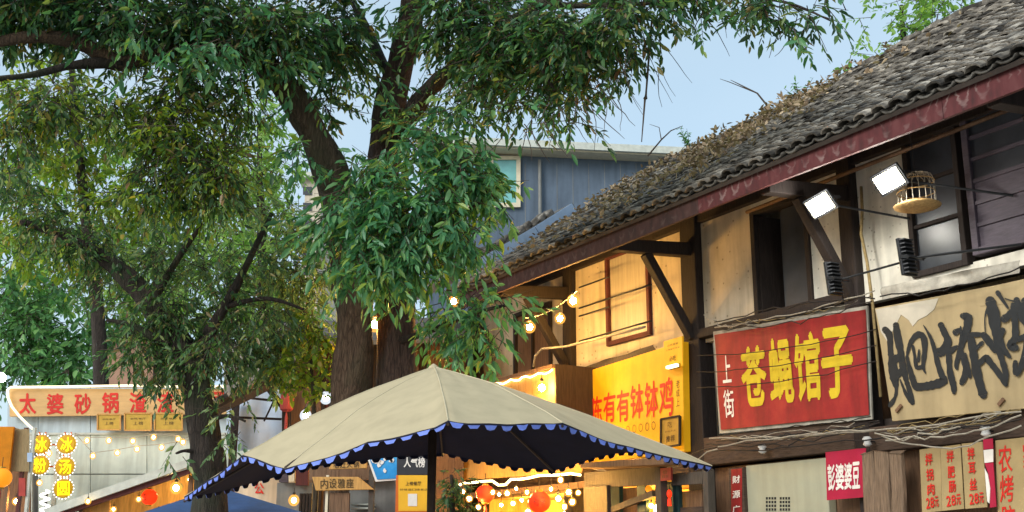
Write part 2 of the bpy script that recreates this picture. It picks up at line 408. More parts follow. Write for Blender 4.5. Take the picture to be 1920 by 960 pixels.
# ---------------------------------------------------------------- mesh helpers
def tag(o, label=None, cat=None, group=None, kind=None):
    if label: o['label'] = label
    if cat: o['category'] = cat
    if group: o['group'] = group
    if kind: o['kind'] = kind
    return o
def thing(name, loc, label=None, cat=None, group=None, kind=None):
    o = bpy.data.objects.new(name, None)
    o.empty_display_size = 0.2
    o.location = Vector([float(x) for x in loc])
    C.objects.link(o)
    return tag(o, label, cat, group, kind)
def origin_of(o):
    v = Vector((0, 0, 0))
    while o is not None:
        v = v + o.location
        o = o.parent
    return v
class MB:
    def __init__(self): self.v = []; self.f = []
    def add(self, vs, fs):
        k = len(self.v)
        self.v += [tuple(float(c) for c in p) for p in vs]
        self.f += [tuple(i + k for i in q) for q in fs]
        return self
    def hexa(self, c8):                                   # 4 bottom + 4 top
        return self.add(c8, [(0, 3, 2, 1), (4, 5, 6, 7), (0, 1, 5, 4), (1, 2, 6, 5), (2, 3, 7, 6), (3, 0, 4, 7)])
    def box(self, x0, x1, y0, y1, z0, z1):
        return self.hexa([(x0, y0, z0), (x1, y0, z0), (x1, y1, z0), (x0, y1, z0), (x0, y0, z1), (x1, y0, z1), (x1, y1, z1), (x0, y1, z1)])
    def fbox(self, s0, s1, v0, v1, z0, z1):               # box in facade coordinates
        return self.hexa([W(s0, v0, z0), W(s0, v1, z0), W(s1, v1, z0), W(s1, v0, z0), W(s0, v0, z1), W(s0, v1, z1), W(s1, v1, z1), W(s1, v0, z1)])
    def bar(self, a, b, w, h, up=(0, 0, 1)):
        a, b = Vector(a), Vector(b)
        d = (b - a).normalized()
        u = Vector(up)
        s = d.cross(u)
        if s.length < 1e-4: s = d.cross(Vector((1, 0, 0)))
        s.normalize(); t = s.cross(d).normalized()
        s *= w / 2; t *= h / 2
        return self.hexa([a - s - t, a + s - t, b + s - t, b - s - t, a - s + t, a + s + t, b + s + t, b - s + t])
    def prism(self, poly, ext):                           # poly world points, extruded by vector
        n = len(poly); e = np.array(ext)
        vs = [np.array(p) for p in poly] + [np.array(p) + e for p in poly]
        return self.add(vs, [tuple(range(n)), tuple(range(2 * n - 1, n - 1, -1))] + [(i, i + n, (i + 1) % n + n, (i + 1) % n) for i in range(n)])
    def tube(self, pts, rad, n=6, caps=True):
        pts = [Vector([float(c) for c in p]) for p in pts]
        if not hasattr(rad, '__len__'): rad = [rad] * len(pts)
        rings = []
        prev = None
        for i, p in enumerate(pts):
            d = (pts[min(i + 1, len(pts) - 1)] - pts[max(i - 1, 0)]).normalized()
            if prev is None:
                a = d.cross(Vector((0, 0, 1)))
                if a.length < 0.1: a = d.cross(Vector((1, 0, 0)))
            else:
                a = prev - d * prev.dot(d)
            a.normalize(); prev = a
            b = d.cross(a)
            rings.append([p + (a * math.cos(2 * math.pi * k / n) + b * math.sin(2 * math.pi * k / n)) * rad[i] for k in range(n)])
        vs = [q for r in rings for q in r]
        fs = [(i * n + k, i * n + (k + 1) % n, (i + 1) * n + (k + 1) % n, (i + 1) * n + k) for i in range(len(pts) - 1) for k in range(n)]
        if caps: fs += [tuple(range(n - 1, -1, -1)), tuple(range((len(pts) - 1) * n, len(pts) * n))]
        return self.add(vs, fs)
    def lathe(self, c, prof, n=14, axis='z'):             # prof: (radius, height)
        vs = []; fs = []
        for r, h in prof:
            for k in range(n):
                a = 2 * math.pi * k / n
                if axis == 'z': vs.append((c[0] + r * math.cos(a), c[1] + r * math.sin(a), c[2] + h))
                else: vs.append((c[0] + r * math.cos(a), c[1] + h, c[2] + r * math.sin(a)))
        m = len(prof)
        fs = [(i * n + k, i * n + (k + 1) % n, (i + 1) * n + (k + 1) % n, (i + 1) * n + k) for i in range(m - 1) for k in range(n)]
        fs += [tuple(range(n - 1, -1, -1)), tuple(range((m - 1) * n, m * n))]
        return self.add(vs, fs)
    def ball(self, c, r, sz=1.0, n=12, m=8):
        return self.lathe(c, [(max(0.002, r * math.sin(math.pi * i / m)), -r * sz * math.cos(math.pi * i / m)) for i in range(m + 1)], n)
    def build(self, name, mat, parent=None, smooth=False, bevel=0.0, label=None, kind=None):
        base = origin_of(parent)
        me = bpy.data.meshes.new(name)
        me.from_pydata([(x - base.x, y - base.y, z - base.z) for x, y, z in self.v], [], self.f)
        me.update()
        if smooth: me.polygons.foreach_set('use_smooth', [True] * len(me.polygons))
        me.materials.append(mat)
        o = bpy.data.objects.new(name, me)
        C.objects.link(o)
        if parent is not None: o.parent = parent
        if bevel > 0:
            md = o.modifiers.new('bevel', 'BEVEL'); md.width = bevel; md.segments = 2; md.limit_method = 'ANGLE'
        if label: o['label'] = label
        if kind: o['kind'] = kind
        return o
def fast_mesh(name, verts, nper, faces_per, mat, parent=None, smooth=False):
    """verts (N*nper,3); faces_per: list of index tuples inside one island (all the same length)"""
    base = np.array(origin_of(parent))
    n = len(verts) // nper
    fp = np.array(faces_per)
    fl = fp.shape[1]
    idx = (np.arange(n)[:, None, None] * nper + fp[None]).reshape(-1)
    me = bpy.data.meshes.new(name)
    me.vertices.add(len(verts))
    me.vertices.foreach_set('co', (verts - base).astype(np.float32).ravel())
    me.loops.add(len(idx))
    me.loops.foreach_set('vertex_index', idx.astype(np.int32))
    npoly = len(idx) // fl
    me.polygons.add(npoly)
    me.polygons.foreach_set('loop_start', (np.arange(npoly) * fl).astype(np.int32))
    me.polygons.foreach_set('loop_total', np.full(npoly, fl, np.int32))
    if smooth: me.polygons.foreach_set('use_smooth', np.ones(npoly, bool))
    me.update(calc_edges=True)
    me.materials.append(mat)
    o = bpy.data.objects.new(name, me)
    C.objects.link(o)
    if parent is not None: o.parent = parent
    return o
# lettering (the program's own built-in font, turned into flat mesh)
_gl = {}
def glyph(ch, bold):
    key = (ch, bold)
    if key in _gl: return _gl[key]
    cu = bpy.data.curves.new('lettering_source', 'FONT')
    cu.body = ch; cu.size = 1; cu.offset = bold; cu.resolution_u = 3
    ob = bpy.data.objects.new('lettering_source', cu)
    C.objects.link(ob)
    dg = bpy.context.evaluated_depsgraph_get()
    ev = ob.evaluated_get(dg)
    me = ev.to_mesh()
    vs = np.array([v.co[:] for v in me.vertices]) if len(me.vertices) else np.zeros((0, 3))
    fs = [tuple(p.vertices) for p in me.polygons]
    ev.to_mesh_clear()
    bpy.data.objects.remove(ob); bpy.data.curves.remove(cu)
    if len(vs):
        lo, hi = vs[:, :2].min(0), vs[:, :2].max(0)
        uv = (vs[:, :2] - lo) / np.maximum(hi - lo, 1e-6)
    else: uv = np.zeros((0, 2))
    _gl[key] = (uv, fs)
    return _gl[key]
def quad_map(q, plane, off):
    q = [plane(*p) + plane.n * off for p in q]             # TL TR BR BL
    def f(u, v):
        a = q[0] * (1 - u) + q[1] * u
        b = q[3] * (1 - u) + q[2] * u
        return b * (1 - v) + a * v
    return f
SHIFTS = [(0, 0), (1, 0), (-1, 0), (0, 1), (0, -1)]
def write(mb, text, q, plane, off=0.008, bold=0.012, vertical=False, gap=0.14, wob=0.0):
    f = quad_map(q, plane, off)
    n = len(text)
    for i, ch in enumerate(text):
        if ch == ' ': continue
        uv, fs = glyph(ch, 0)
        if len(uv) == 0: continue
        g = gap / n / 2
        j = (random.uniform(-wob, wob), random.uniform(-wob, wob))
        sh = random.uniform(-wob, wob)
        for si, (dx, dy) in enumerate(SHIFTS if bold > 0 else SHIFTS[:1]):
            vs = []
            for a, b in uv:
                a2 = a + sh * (b - 0.5) + dx * bold; b2 = b + dy * bold
                if vertical: uu, vv = a2 + j[0], 1 - (i + 1) / n + g + b2 * (1 / n - 2 * g)
                else: uu, vv = i / n + g + a2 * (1 / n - 2 * g), b2 + j[1]
                vs.append(f(uu, vv) + plane.n * 0.0004 * si)
            mb.add(vs, fs)
    return mb
def panel(mb, q, plane, thick=0.03, off=0.0):
    """flat board whose front face covers the quad on the plane, thickness going back from it"""
    return mb.prism([plane(*p) + plane.n * off for p in q], -plane.n * thick)
def rect(x0, y0, x1, y1): return [(x0, y0), (x1, y0), (x1, y1), (x0, y1)]
def prect(mb, x0, y0, x1, y1, plane, thick=0.03, off=0.0): return panel(mb, rect(x0, y0, x1, y1), plane, thick, off)
def center(q, plane): return sum(plane(*p) for p in q) / len(q)
def droop(a, b, sag, n=10, jit=0.0):
    a, b = np.array(a, float), np.array(b, float)
    out = []
    for i in range(n + 1):
        t = i / n
        p = a * (1 - t) + b * t
        p = p + np.array((0, 0, -sag * 4 * t * (1 - t)))
        if 0 < i < n: p = p + RNG.normal(0, jit, 3) if jit else p
        out.append(p)
    return out
# ================================================================ SETTING
gm = MB()
gm.add([(-200, -60, 0), (200, -60, 0), (200, 400, 0), (-200, 400, 0)], [(0, 1, 2, 3)])
tag(gm.build('ground', MAT['ground']), kind='structure')
# ================================================================ TILED TIMBER HOUSE
house = thing('timber_house', W(11, 0, 0), 'old two storey timber framed house with mossy grey tile roof and red eave board', 'house')
POSTS = [5.7, 8.40, 11.0, 13.78, 16.5]
for i, s in enumerate(POSTS):
    w = 0.30 if i == 2 else 0.20
    m = MB()
    n = 9; vs = []
    for k in range(n):                                   # slightly irregular squared trunk
        z = 5.75 * k / (n - 1)
        j = random.uniform(-0.008, 0.008)
        a = w / 2 + random.uniform(-0.006, 0.006)
        vs += [W(s - a + j, -0.12, z), W(s - a + j, 0.10, z), W(s + a + j, 0.10, z), W(s + a + j, -0.12, z)]
    fs = [(k * 4 + q, k * 4 + (q + 1) % 4, k * 4 + 4 + (q + 1) % 4, k * 4 + 4 + q) for k in range(n - 1) for q in range(4)]
    fs += [(3, 2, 1, 0), ((n - 1) * 4, (n - 1) * 4 + 1, (n - 1) * 4 + 2, (n - 1) * 4 + 3)]
    m.add(vs, fs).build('post', MAT['post'], house, bevel=0.012)
# wall of the upper storey: plaster panels between the posts and windows
ZB, ZT = 4.12, 6.1
def plaster(s0, s1, z0, z1, mt='plaster', v=0.0): return MB().fbox(s0, s1, v - 0.10, v, z0, z1).build('plaster_panel', MAT[mt], house)
def sx(px, py, v=0.0): return FSZ(px, py, v)[0]
def zx(px, py, v=0.0): return FSZ(px, py, v)[1]
W1 = (sx(1222, 560), sx(1140, 560)); W2 = (sx(1522, 480), sx(1412, 480)); W3 = (sx(1808, 380), sx(1703, 380)); W4 = (4.2, sx(1813, 380) - 0.0)
D1 = (sx(1036, 620), sx(966, 620))
z1b, z1t = zx(1180, 640), zx(1180, 465)
z2b, z2t = zx(1470, 592), zx(1470, 372)
z3b, z3t = zx(1760, 512), zx(1760, 235)
# bay by bay
plaster(W1[1], 13.68, ZB, ZT); plaster(11.15, W1[0], ZB, ZT); plaster(W1[0], W1[1], ZB, z1b); plaster(W1[0], W1[1], z1t, ZT)
plaster(W2[1], 10.85, ZB, ZT, 'plaster'); plaster(8.5, W2[0], ZB, ZT, 'plaster_floodlit'); plaster(W2[0], W2[1], ZB, z2b); plaster(W2[0], W2[1], z2t, ZT, 'plaster_floodlit')
plaster(W3[1], 8.3, ZB, ZT, 'plaster_floodlit'); plaster(W4[1], W3[1], ZB, z3b, 'plaster_floodlit'); plaster(W4[1], W3[1], z3t, ZT, 'plaster_floodlit'); plaster(3.4, W4[1], ZB, z3b + 0.02, 'plaster_floodlit'); plaster(3.4, W4[1], z3t, ZT, 'plaster_floodlit')
plaster(13.88, D1[0], 3.6, ZT); plaster(D1[1], 16.4, 3.6, ZT); plaster(D1[0], D1[1], 5.3, ZT)
# horizontal timbers
for (s0, s1, v, z0, z1, mt) in [(3.3, 8.3, 0.10, 2.62, 2.86, 'beam'), (8.5, 10.85, 0.10, 2.66, 2.98, 'beam'), (11.15, 13.68, 0.06, 2.60, 2.80, 'beam'), (13.88, 16.4, 0.06, 2.60, 2.80, 'beam'),
                             (8.5, 10.85, 0.12, 4.16, 4.27, 'post'), (11.15, 13.68, 0.06, 4.05, 4.15, 'beam'), (13.88, 16.4, 0.05, 3.48, 3.6, 'post'),
                             (3.3, 8.3, 0.07, 5.60, 5.76, 'post'), (8.5, 10.85, 0.07, 5.60, 5.76, 'post'), (11.15, 13.68, 0.07, 5.60, 5.76, 'post'), (13.88, 16.4, 0.07, 5.60, 5.76, 'post')]:
    MB().fbox(s0, s1, -0.1, v, z0, z1).build('beam', MAT[mt], house, bevel=0.012)
# plain lower wall behind the stalls
for (s0, s1, mt) in [(8.5, 10.85, 'board_brown'), (3.3, 8.3, 'board_brown')]:
    MB().fbox(s0, s1, -0.14, -0.06, 0, 2.64).build('board_wall', MAT[mt], house)
MB().fbox(S0 + 0.1, S0 + 0.3, -5.2, -0.16, 0, 6.4).build('end_wall', MAT['plaster'], house)
MB().fbox(16.6, 16.8, -5.2, 0.0, 0, 5.6).build('end_wall', MAT['plaster'], house)
MB().fbox(S0 + 0.31, 16.59, -5.2, -5.0, 0, 5.4).build('back_wall', MAT['plaster'], house)
MB().fbox(3.5, 16.4, -4.9, -0.15, 2.86, 2.96).build('upper_floor', MAT['deck'], house)
# bracket arms under the eave with their braces
for s in POSTS[:4]:
    zz = 5.22
    MB().add([], []).hexa([W(s - .07, 1.18, zz - .09), W(s + .07, 1.18, zz - .09), W(s + .07, 0.101, zz - .02), W(s - .07, 0.101, zz - .02),
                           W(s - .07, 1.18, zz + .05), W(s + .07, 1.18, zz + .05), W(s + .07, 0.101, zz + .15), W(s - .07, 0.101, zz + .15)]).build('bracket_arm', MAT['post'], house, bevel=0.01)
    MB().bar(W(s, 0.09, 4.20), W(s, 0.74, zz - 0.06), 0.11, 0.11).build('brace', MAT['post'], house, bevel=0.01)
# windows
def window(s0, s1, z0, z1, pane_mat, frame_mat, nx=1, nz=1, v=0.03, fw=0.06, recess=0.05):
    fr = MB()
    fr.fbox(s0, s0 + fw, v - 0.12, v, z0, z1); fr.fbox(s1 - fw, s1, v - 0.12, v, z0, z1)
    fr.fbox(s0 + fw, s1 - fw, v - 0.12, v, z0, z0 + fw); fr.fbox(s0 + fw, s1 - fw, v - 0.12, v, z1 - fw, z1)
    o = fr.build('window', MAT[frame_mat], house, bevel=0.006)
    a0, a1, b0, b1 = s0 + fw, s1 - fw, z0 + fw, z1 - fw
    for i in range(1, nx):
        c = a0 + (a1 - a0) * i / nx
        MB().fbox(c - 0.018, c + 0.018, v - 0.1, v - 0.01, b0, b1).build('mullion', MAT[frame_mat], o)
    for j in range(1, nz):
        c = b0 + (b1 - b0) * j / nz
        MB().fbox(a0, a1, v - 0.085, v - 0.015, c - 0.018, c + 0.018).build('glazing_bar', MAT[frame_mat], o)
    for i in range(nx):
        for j in range(nz):
            c0, c1 = a0 + (a1 - a0) * i / nx, a0 + (a1 - a0) * (i + 1) / nx
            e0, e1 = b0 + (b1 - b0) * j / nz, b0 + (b1 - b0) * (j + 1) / nz
            MB().fbox(c0 + .002, c1 - .002, v - recess - 0.02, v - recess, e0 + .002, e1 - .002).build('pane', MAT[pane_mat], o)
    return o
window(W1[0], W1[1], z1b, z1t, 'curtain', 'dark_red_wood', 1, 1, 0.05)
window(W3[0], W3[1], z3b, z3t, 'glass_dark', 'post', 1, 3, 0.04)
w4 = window(W4[0] + 0.9, W4[1] - 0.05, z3b + 0.06, z3t + 0.02, 'glass_dark', 'shutter', 1, 6, 0.06, 0.07, 0.035)
for ch in w4.children:
    if ch.name.startswith('pane') and sum(v.co.z for v in ch.data.vertices) / 8 + house.location.z < z3b + (z3t - z3b) * 0.52:
        ch.data.materials[0] = MAT['shutter']
window(D1[0], D1[1], 3.62, 5.28, 'board_brown', 'post', 2, 1, 0.04)
# the open casement with its dark room behind
w2 = MB()
w2.fbox(W2[0], W2[0] + .07, -0.12, 0.03, z2b, z2t); w2.fbox(W2[1] - .07, W2[1], -0.12, 0.03, z2b, z2t)
w2.fbox(W2[0] + .07, W2[1] - .07, -0.12, 0.03, z2b, z2b + .07); w2.fbox(W2[0] + .07, W2[1] - .07, -0.12, 0.03, z2t - .07, z2t)
w2o = w2.build('window', MAT['post'], house, bevel=0.006)
MB().fbox(W2[0] + .09, W2[0] + .5, -0.09, -0.07, z2b + .09, z2t - .09).build('pane', MAT['glass_dark'], w2o)
MB().bar(W(W2[1] - .08, -0.02, (z2b + z2t) / 2), W(W2[1] - 0.16, -0.50, (z2b + z2t) / 2), 0.04, z2t - z2b - 0.18).build('casement', MAT['post'], w2o)
MB().fbox(W2[0] + .55, W2[0] + .58, -0.5, -0.12, z2b + .09, z2t - .09).build('casement', MAT['glass_dark'], w2o)
MB().fbox(8.5, 10.85, -1.5, -1.45, 3.0, 6.0).build('room_partition', MAT['board_brown'], house)
# fascia boards with drip stains
def fascia(s0, s1, mt='fascia'):
    n = max(2, int((s1 - s0) / 0.5))
    vs = []; fs = []; at = []
    for i in range(n + 1):
        s = s0 + (s1 - s0) * i / n
        d = -0.008 * math.sin(s * 1.3) - 0.010 * math.sin(s * 0.45 + 1)
        for (v, z, t) in ((EAVE_V, EAVE_Z - 0.20 + d, 1), (EAVE_V, EAVE_Z + d, 0), (EAVE_V - 0.035, EAVE_Z + d, 0), (EAVE_V - 0.035, EAVE_Z - 0.20 + d, 1)):
            vs.append(W(s, v, z)); at.append((s, t, 0))
    for i in range(n):
        for k in range(4):
            fs.append((i * 4 + k, i * 4 + (k + 1) % 4, i * 4 + 4 + (k + 1) % 4, i * 4 + 4 + k))
    fs += [(3, 2, 1, 0), (n * 4, n * 4 + 1, n * 4 + 2, n * 4 + 3)]
    o = MB().add(vs, fs).build('fascia_board', MAT[mt], house)
    a = o.data.attributes.new('sz', 'FLOAT_VECTOR', 'POINT')
    a.data.foreach_set('vector', np.array(at, np.float32).ravel())
cuts = [S0, 6.1, 9.3, 12.4, S1]
for a, b in zip(cuts[:-1], cuts[1:]): fascia(a + 0.003, b - 0.003, 'fascia' if a < 9 else 'fascia_brown')  # farther boards browner, with fainter stains
# roof: deck, rafters, ridge and tiles
def sag(s, t): return -0.10 * math.sin(max(0, (s - 5)) * 0.22) * t - 0.05 * max(0, s - 13) * t + 0.03 * math.sin(s * 0.9 + 0.5) * t + 0.015 * math.sin(s * 2.3) * t
def RF(s, t, h=0.0):                                      # t 0 at the eave, 1 at the ridge, h above the boarding
    v = EAVE_V + 0.06 + (RIDGE_V - EAVE_V - 0.06) * t
    z = EAVE_Z + 0.005 + (RIDGE_Z - 0.09 - EAVE_Z) * t + sag(s, t) - 0.06 * math.sin(math.pi * t)
    L_ = math.hypot(RIDGE_V - EAVE_V, RIDGE_Z - EAVE_Z)
    nv, nz_ = (RIDGE_Z - EAVE_Z) / L_, (EAVE_V - RIDGE_V) / L_
    return W(s, v + nv * h, z + nz_ * h)
rm = MB(); ns, nt_ = 40, 8
for lay in (0.0, -0.04):
    for i in range(ns + 1):
        for j in range(nt_ + 1): rm.v.append(tuple(RF(S0 + (S1 - S0) * i / ns, j / nt_, lay)))
k0 = (ns + 1) * (nt_ + 1)
for lay in (0, 1):
    for i in range(ns):
        for j in range(nt_):
            a = lay * k0 + i * (nt_ + 1) + j
            q = (a, a + 1, a + nt_ + 2, a + nt_ + 1)
            rm.f.append(q if lay else q[::-1])
for i in range(ns):
    a = i * (nt_ + 1); rm.f.append((a, a + nt_ + 1, a + nt_ + 1 + k0, a + k0))
roof = rm.build('roof', MAT['deck'], house)
MB().prism([RF(S0, 1, 0), RF(S1, 1, 0), W(S1, -5.4, 5.3), W(S0, -5.4, 5.3)], (0, 0, -0.05)).build('back_slope', MAT['tile_dark'], roof)
for k in range(21):
    s = S0 + 0.3 + k * 0.56
    MB().bar(RF(s, 0.02, -0.085), RF(s, 0.5, -0.085), 0.06, 0.08).build('rafter', MAT['post'], roof)
# one arched tile, local: x across, y up the slope, z out of the roof
def tile_mesh(width, rise, length, concave):
    vs = []; n = 4
    for y, k in ((0.0, 1.0), (length, 0.86)):
        for th_ in (0.0, -0.017):
            for i in range(n + 1):
                a = math.pi * (0.06 + 0.88 * i / n)
                x = -math.cos(a) * width / 2 * k
                z = math.sin(a) * rise * (1 if not concave else -1) + th_ + (0.0 if not concave else rise)
                vs.append((x, y, z))
    q = n + 1
    fs = []
    for i in range(n):
        fs.append((i, i + 1, 2 * q + i + 1, 2 * q + i))                # top
        fs.append((q + i, i + 0, i + 1, q + i + 1)[::-1])               # butt end
        fs.append((q + i + 1, q + i, 3 * q + i, 3 * q + i + 1))         # underside
    fs.append((0, 2 * q, 3 * q, q)); fs.append((n, q + n, 3 * q + n, 2 * q + n))
    return np.array(vs), fs
TV, TF = tile_mesh(0.160, 0.052, 0.20, False)
PV, PF = tile_mesh(0.175, 0.040, 0.20, True)
SL = math.hypot(RIDGE_V - EAVE_V, RIDGE_Z - EAVE_Z)
EXPO = 0.11
xs = np.array((FD[0], FD[1], 0.0)); 
def frame_at(s, t):
    y = RF(s, min(1, t + 0.02)) - RF(s, t + 0.0 if t + 0.02 <= 1 else t - 0.02); y = y / np.linalg.norm(y)
    x = RF(s - 0.1, t) - RF(s + 0.1, t); x = x / np.linalg.norm(x)       # towards the camera side = right in the picture
    z = np.cross(x, y); z /= np.linalg.norm(z)
    x = np.cross(y, z)
    return x, y, z
covers = []; pans = []
ncol = int((S1 - S0) / TILE_P); nrow = int(SL / EXPO)
for c in range(ncol):
    s = S0 + 0.1 + c * TILE_P
    off = random.uniform(-0.02, 0.02)
    for r in range(nrow):
        t = r * EXPO / SL + (random.uniform(-0.006, 0.006) if r else 0)
        if t > 0.985: continue
        for lst, ds, h, tilt in ((covers, 0.0, 0.058, 0.13), (pans, TILE_P / 2, 0.012, 0.12)):
            if random.random() < 0.03 and r > 0: continue
            x, y, z = frame_at(s + ds + off * t, t)
            yaw = random.gauss(0, 0.09); tl = tilt * -1 + random.gauss(0, 0.035)
            y2 = y * math.cos(tl) + z * math.sin(tl); z2 = z * math.cos(tl) - y * math.sin(tl)
            x2 = x * math.cos(yaw) + y2 * math.sin(yaw); y3 = y2 * math.cos(yaw) - x * math.sin(yaw)
            p = RF(s + ds + off * t + random.gauss(0, 0.008), t, h + random.uniform(0, 0.014))
            k = random.uniform(0.94, 1.05)
            M4 = np.eye(4); M4[:3, 0] = x2 * k; M4[:3, 1] = y3 * k; M4[:3, 2] = z2 * k; M4[:3, 3] = p
            lst.append(M4)
def apply(M4s, V):
    A = np.array(M4s)
    return (np.einsum('nij,kj->nki', A[:, :3, :3], V) + A[:, None, :3, 3]).reshape(-1, 3)
def seen(Mx):
    px, py, fw = proj(Mx[:3, 3])
    return (-20 < px < 1930 and -20 < py < 980), fw
cand = sorted([(seen(Mx)[1], i) for i, Mx in enumerate(covers) if seen(Mx)[0]])
near = set(i for _, i in cand[:296])
tme = bpy.data.meshes.new('roof_tile')
tme.from_pydata([tuple(v) for v in TV], [], TF); tme.materials.append(MAT['tile'])
rb = origin_of(roof)
for i in sorted(near):
    o = bpy.data.objects.new('roof_tile', tme)
    Mx = Matrix(covers[i].tolist()); Mx.translation = Mx.translation - rb
    o.matrix_world = Mx
    o.parent = roof
    C.objects.link(o)
def joined_tiles(name, Ms, V, Fc, mat):
    vs = apply(Ms, V); k = len(V)
    fa = [tuple(j + i * k for j in q) for i in range(len(Ms)) for q in Fc]
    fm = np.array(Fc)
    o = fast_mesh(name, vs, k, Fc, mat, roof)
    o['kind'] = 'stuff'
    return o
joined_tiles('cover_tiles', [Mx for i, Mx in enumerate(covers) if i not in near], TV, TF, MAT['tile'])
joined_tiles('pan_tiles', pans, PV, PF, MAT['tile_dark'])
# ridge: a low row of stacked tiles, partly fallen
s = S0
while s < S1 - 0.3:
    l = random.uniform(0.22, 0.34)
    if random.random() < 0.86:
        h = 0.08 if s < 10 else random.choice((0.03, 0.05, 0.08))
        MB().bar(RF(s, 1.0, 0.02 + h / 2) + RNG.normal(0, 0.012, 3), RF(s + l, 1.0, 0.02 + h / 2) + RNG.normal(0, 0.012, 3), 0.17, h).build('ridge_tile', MAT['tile'], roof, bevel=0.02)
    s += l
# ================================================================ FAR HOUSES
def depth_box(mb, x0, y0, x1, y1, Y, dep, ground=False):
    a, b = P(x0, (y0 + y1) / 2, Y), P(x1, (y0 + y1) / 2, Y)
    zt, zb = P((x0 + x1) / 2, y0, Y)[2], P((x0 + x1) / 2, y1, Y)[2]
    return mb.box(a[0], b[0], Y, Y + dep, 0 if ground else zb, zt)
bl = thing('blue_house', P(1000, 900, 27) * np.array((1, 1, 0)), 'slate blue rendered house with flat roof edge behind the tiled house', 'house')
depth_box(MB(), 800, 283, 1500, 900, 27, 7, True).build('wall', MAT['blue_wall'], bl)
q = [P(780, 256, 26.6), P(1500, 291, 26.6)]
MB().prism([P(780, 252, 26.4), P(1500, 286, 26.4), P(1500, 299, 26.4), P(780, 265, 26.4)], (0, 8, 0)).build('roof_edge', MAT['trim_pale'], bl)
MB().prism([P(780, 266, 26.5), P(1500, 300, 26.5), P(1500, 304, 26.5), P(780, 270, 26.5)], (0, 7.8, 0)).build('roof_trim', MAT['cream_trim'], bl)
for (x0, y0, x1, y1) in [(868, 292, 976, 388)]:
    w = MB()
    for (a, b, c, d_) in ((x0, y0, x0 + 8, y1), (x1 - 8, y0, x1, y1), (x0 + 8, y1 - 8, x1 - 8, y1), (x0 + 8, y0, x1 - 8, y0 + 7), ((x0 + x1) / 2 - 3, y0 + 7, (x0 + x1) / 2 + 3, y1 - 8)):
        prect(w, a, b, c, d_, DepthPlane(26.9), 0.099)
    wo = w.build('window', MAT['cream_trim'], bl)
    prect(MB(), x0 + 8, y0 + 7, (x0 + x1) / 2 - 3, y1 - 8, DepthPlane(26.95), 0.03).build('pane', MAT['teal_glass'], wo)
    prect(MB(), (x0 + x1) / 2 + 3, y0 + 7, x1 - 8, y1 - 8, DepthPlane(26.95), 0.03).build('pane', MAT['teal_glass'], wo)
for k in range(9):
    x = P(985 + k * 30, 400, 27)[0]
    MB().box(x - .006, x + .006, 26.993, 26.999, 0, P(1000, 292, 27)[2] - .2).build('panel_joint', MAT['grey_wall'], bl)
MB().tube([P(1012, 300, 26.9) * np.array((1, 1, 0)), P(1012, 300, 26.9)], .04, 8).build('downpipe', MAT['grey_wall'], bl)
# neighbouring house, its verge edged with pale blue sheet steel
sh = thing('neighbour_house', W(17, -1, 0), 'neighbouring low house with pale blue steel verge behind the leafy trunk', 'house')
def RN(s, t, h): return RF(S1, t, h) + (W(s, 0, 0) - W(S1, 0, 0))
for k in range(3):
    t0, t1 = 0.10 + 0.21 * k, 0.10 + 0.21 * (k + 1) - 0.004
    MB().hexa([RN(15.16, t0, .12), RN(15.20, t0, .12), RN(15.20, t1, .12), RN(15.16, t1, .12), RN(15.16, t0, .26), RN(15.20, t0, .26), RN(15.20, t1, .26), RN(15.16, t1, .26)]).build('verge_sheet', MAT['blue_sheet'], sh)
MB().hexa([RN(15.28, .04, .12), RN(16.6, .04, .12), RN(16.6, .75, .12), RN(15.28, .75, .12), RN(15.28, .04, .25), RN(16.6, .04, .25), RN(16.6, .75, .25), RN(15.28, .75, .25)]).build('roof', MAT['tile_dark'], sh)
for k in range(14):
    t0 = 0.12 + k * 0.038
    MB().bar(RN(15.4 + random.uniform(-.03, .03), t0, .28), RN(15.4 + random.uniform(-.03, .03), t0 + 0.04, .31 + random.uniform(0, .05)), 0.2, 0.09).build('verge_tile', MAT['tile'], sh, bevel=0.02)
MB().fbox(16.85, 18.0, -2.0, 0.3, 0, 4.6).build('wall', MAT['board_brown'], sh)
# salmon house, cream tower and grey gable far behind the trees
hs = thing('salmon_house', P(215, 900, 31) * np.array((1, 1, 0)), 'salmon coloured plain house end behind the tan shop banner', 'house')
depth_box(MB(), 176, 628, 300, 900, 31, 5, True).build('wall', MAT['salmon_wall'], hs)
MB().prism([P(168, 632, 30.8), P(310, 600, 30.8), P(310, 612, 30.8), P(168, 642, 30.8)], (0, 5.5, 0)).build('roof', MAT['tile_dark'], hs)
tw = thing('cream_tower', P(575, 900, 42) * np.array((1, 1, 0)), 'slim cream tower block glimpsed between the trees', 'tower')
depth_box(MB(), 560, 330, 592, 900, 42, 6, True).build('wall', MAT['cream_wall'], tw)
for k in range(7):
    y = 350 + k * 30
    prect(MB(), 568, y, 584, y + 15, DepthPlane(41.96), 0.03).build('window', MAT['glass_dark'], tw)
prect(MB(), 556, 322, 596, 332, DepthPlane(41.7), 6.5).build('roof', MAT['trim_pale'], tw)
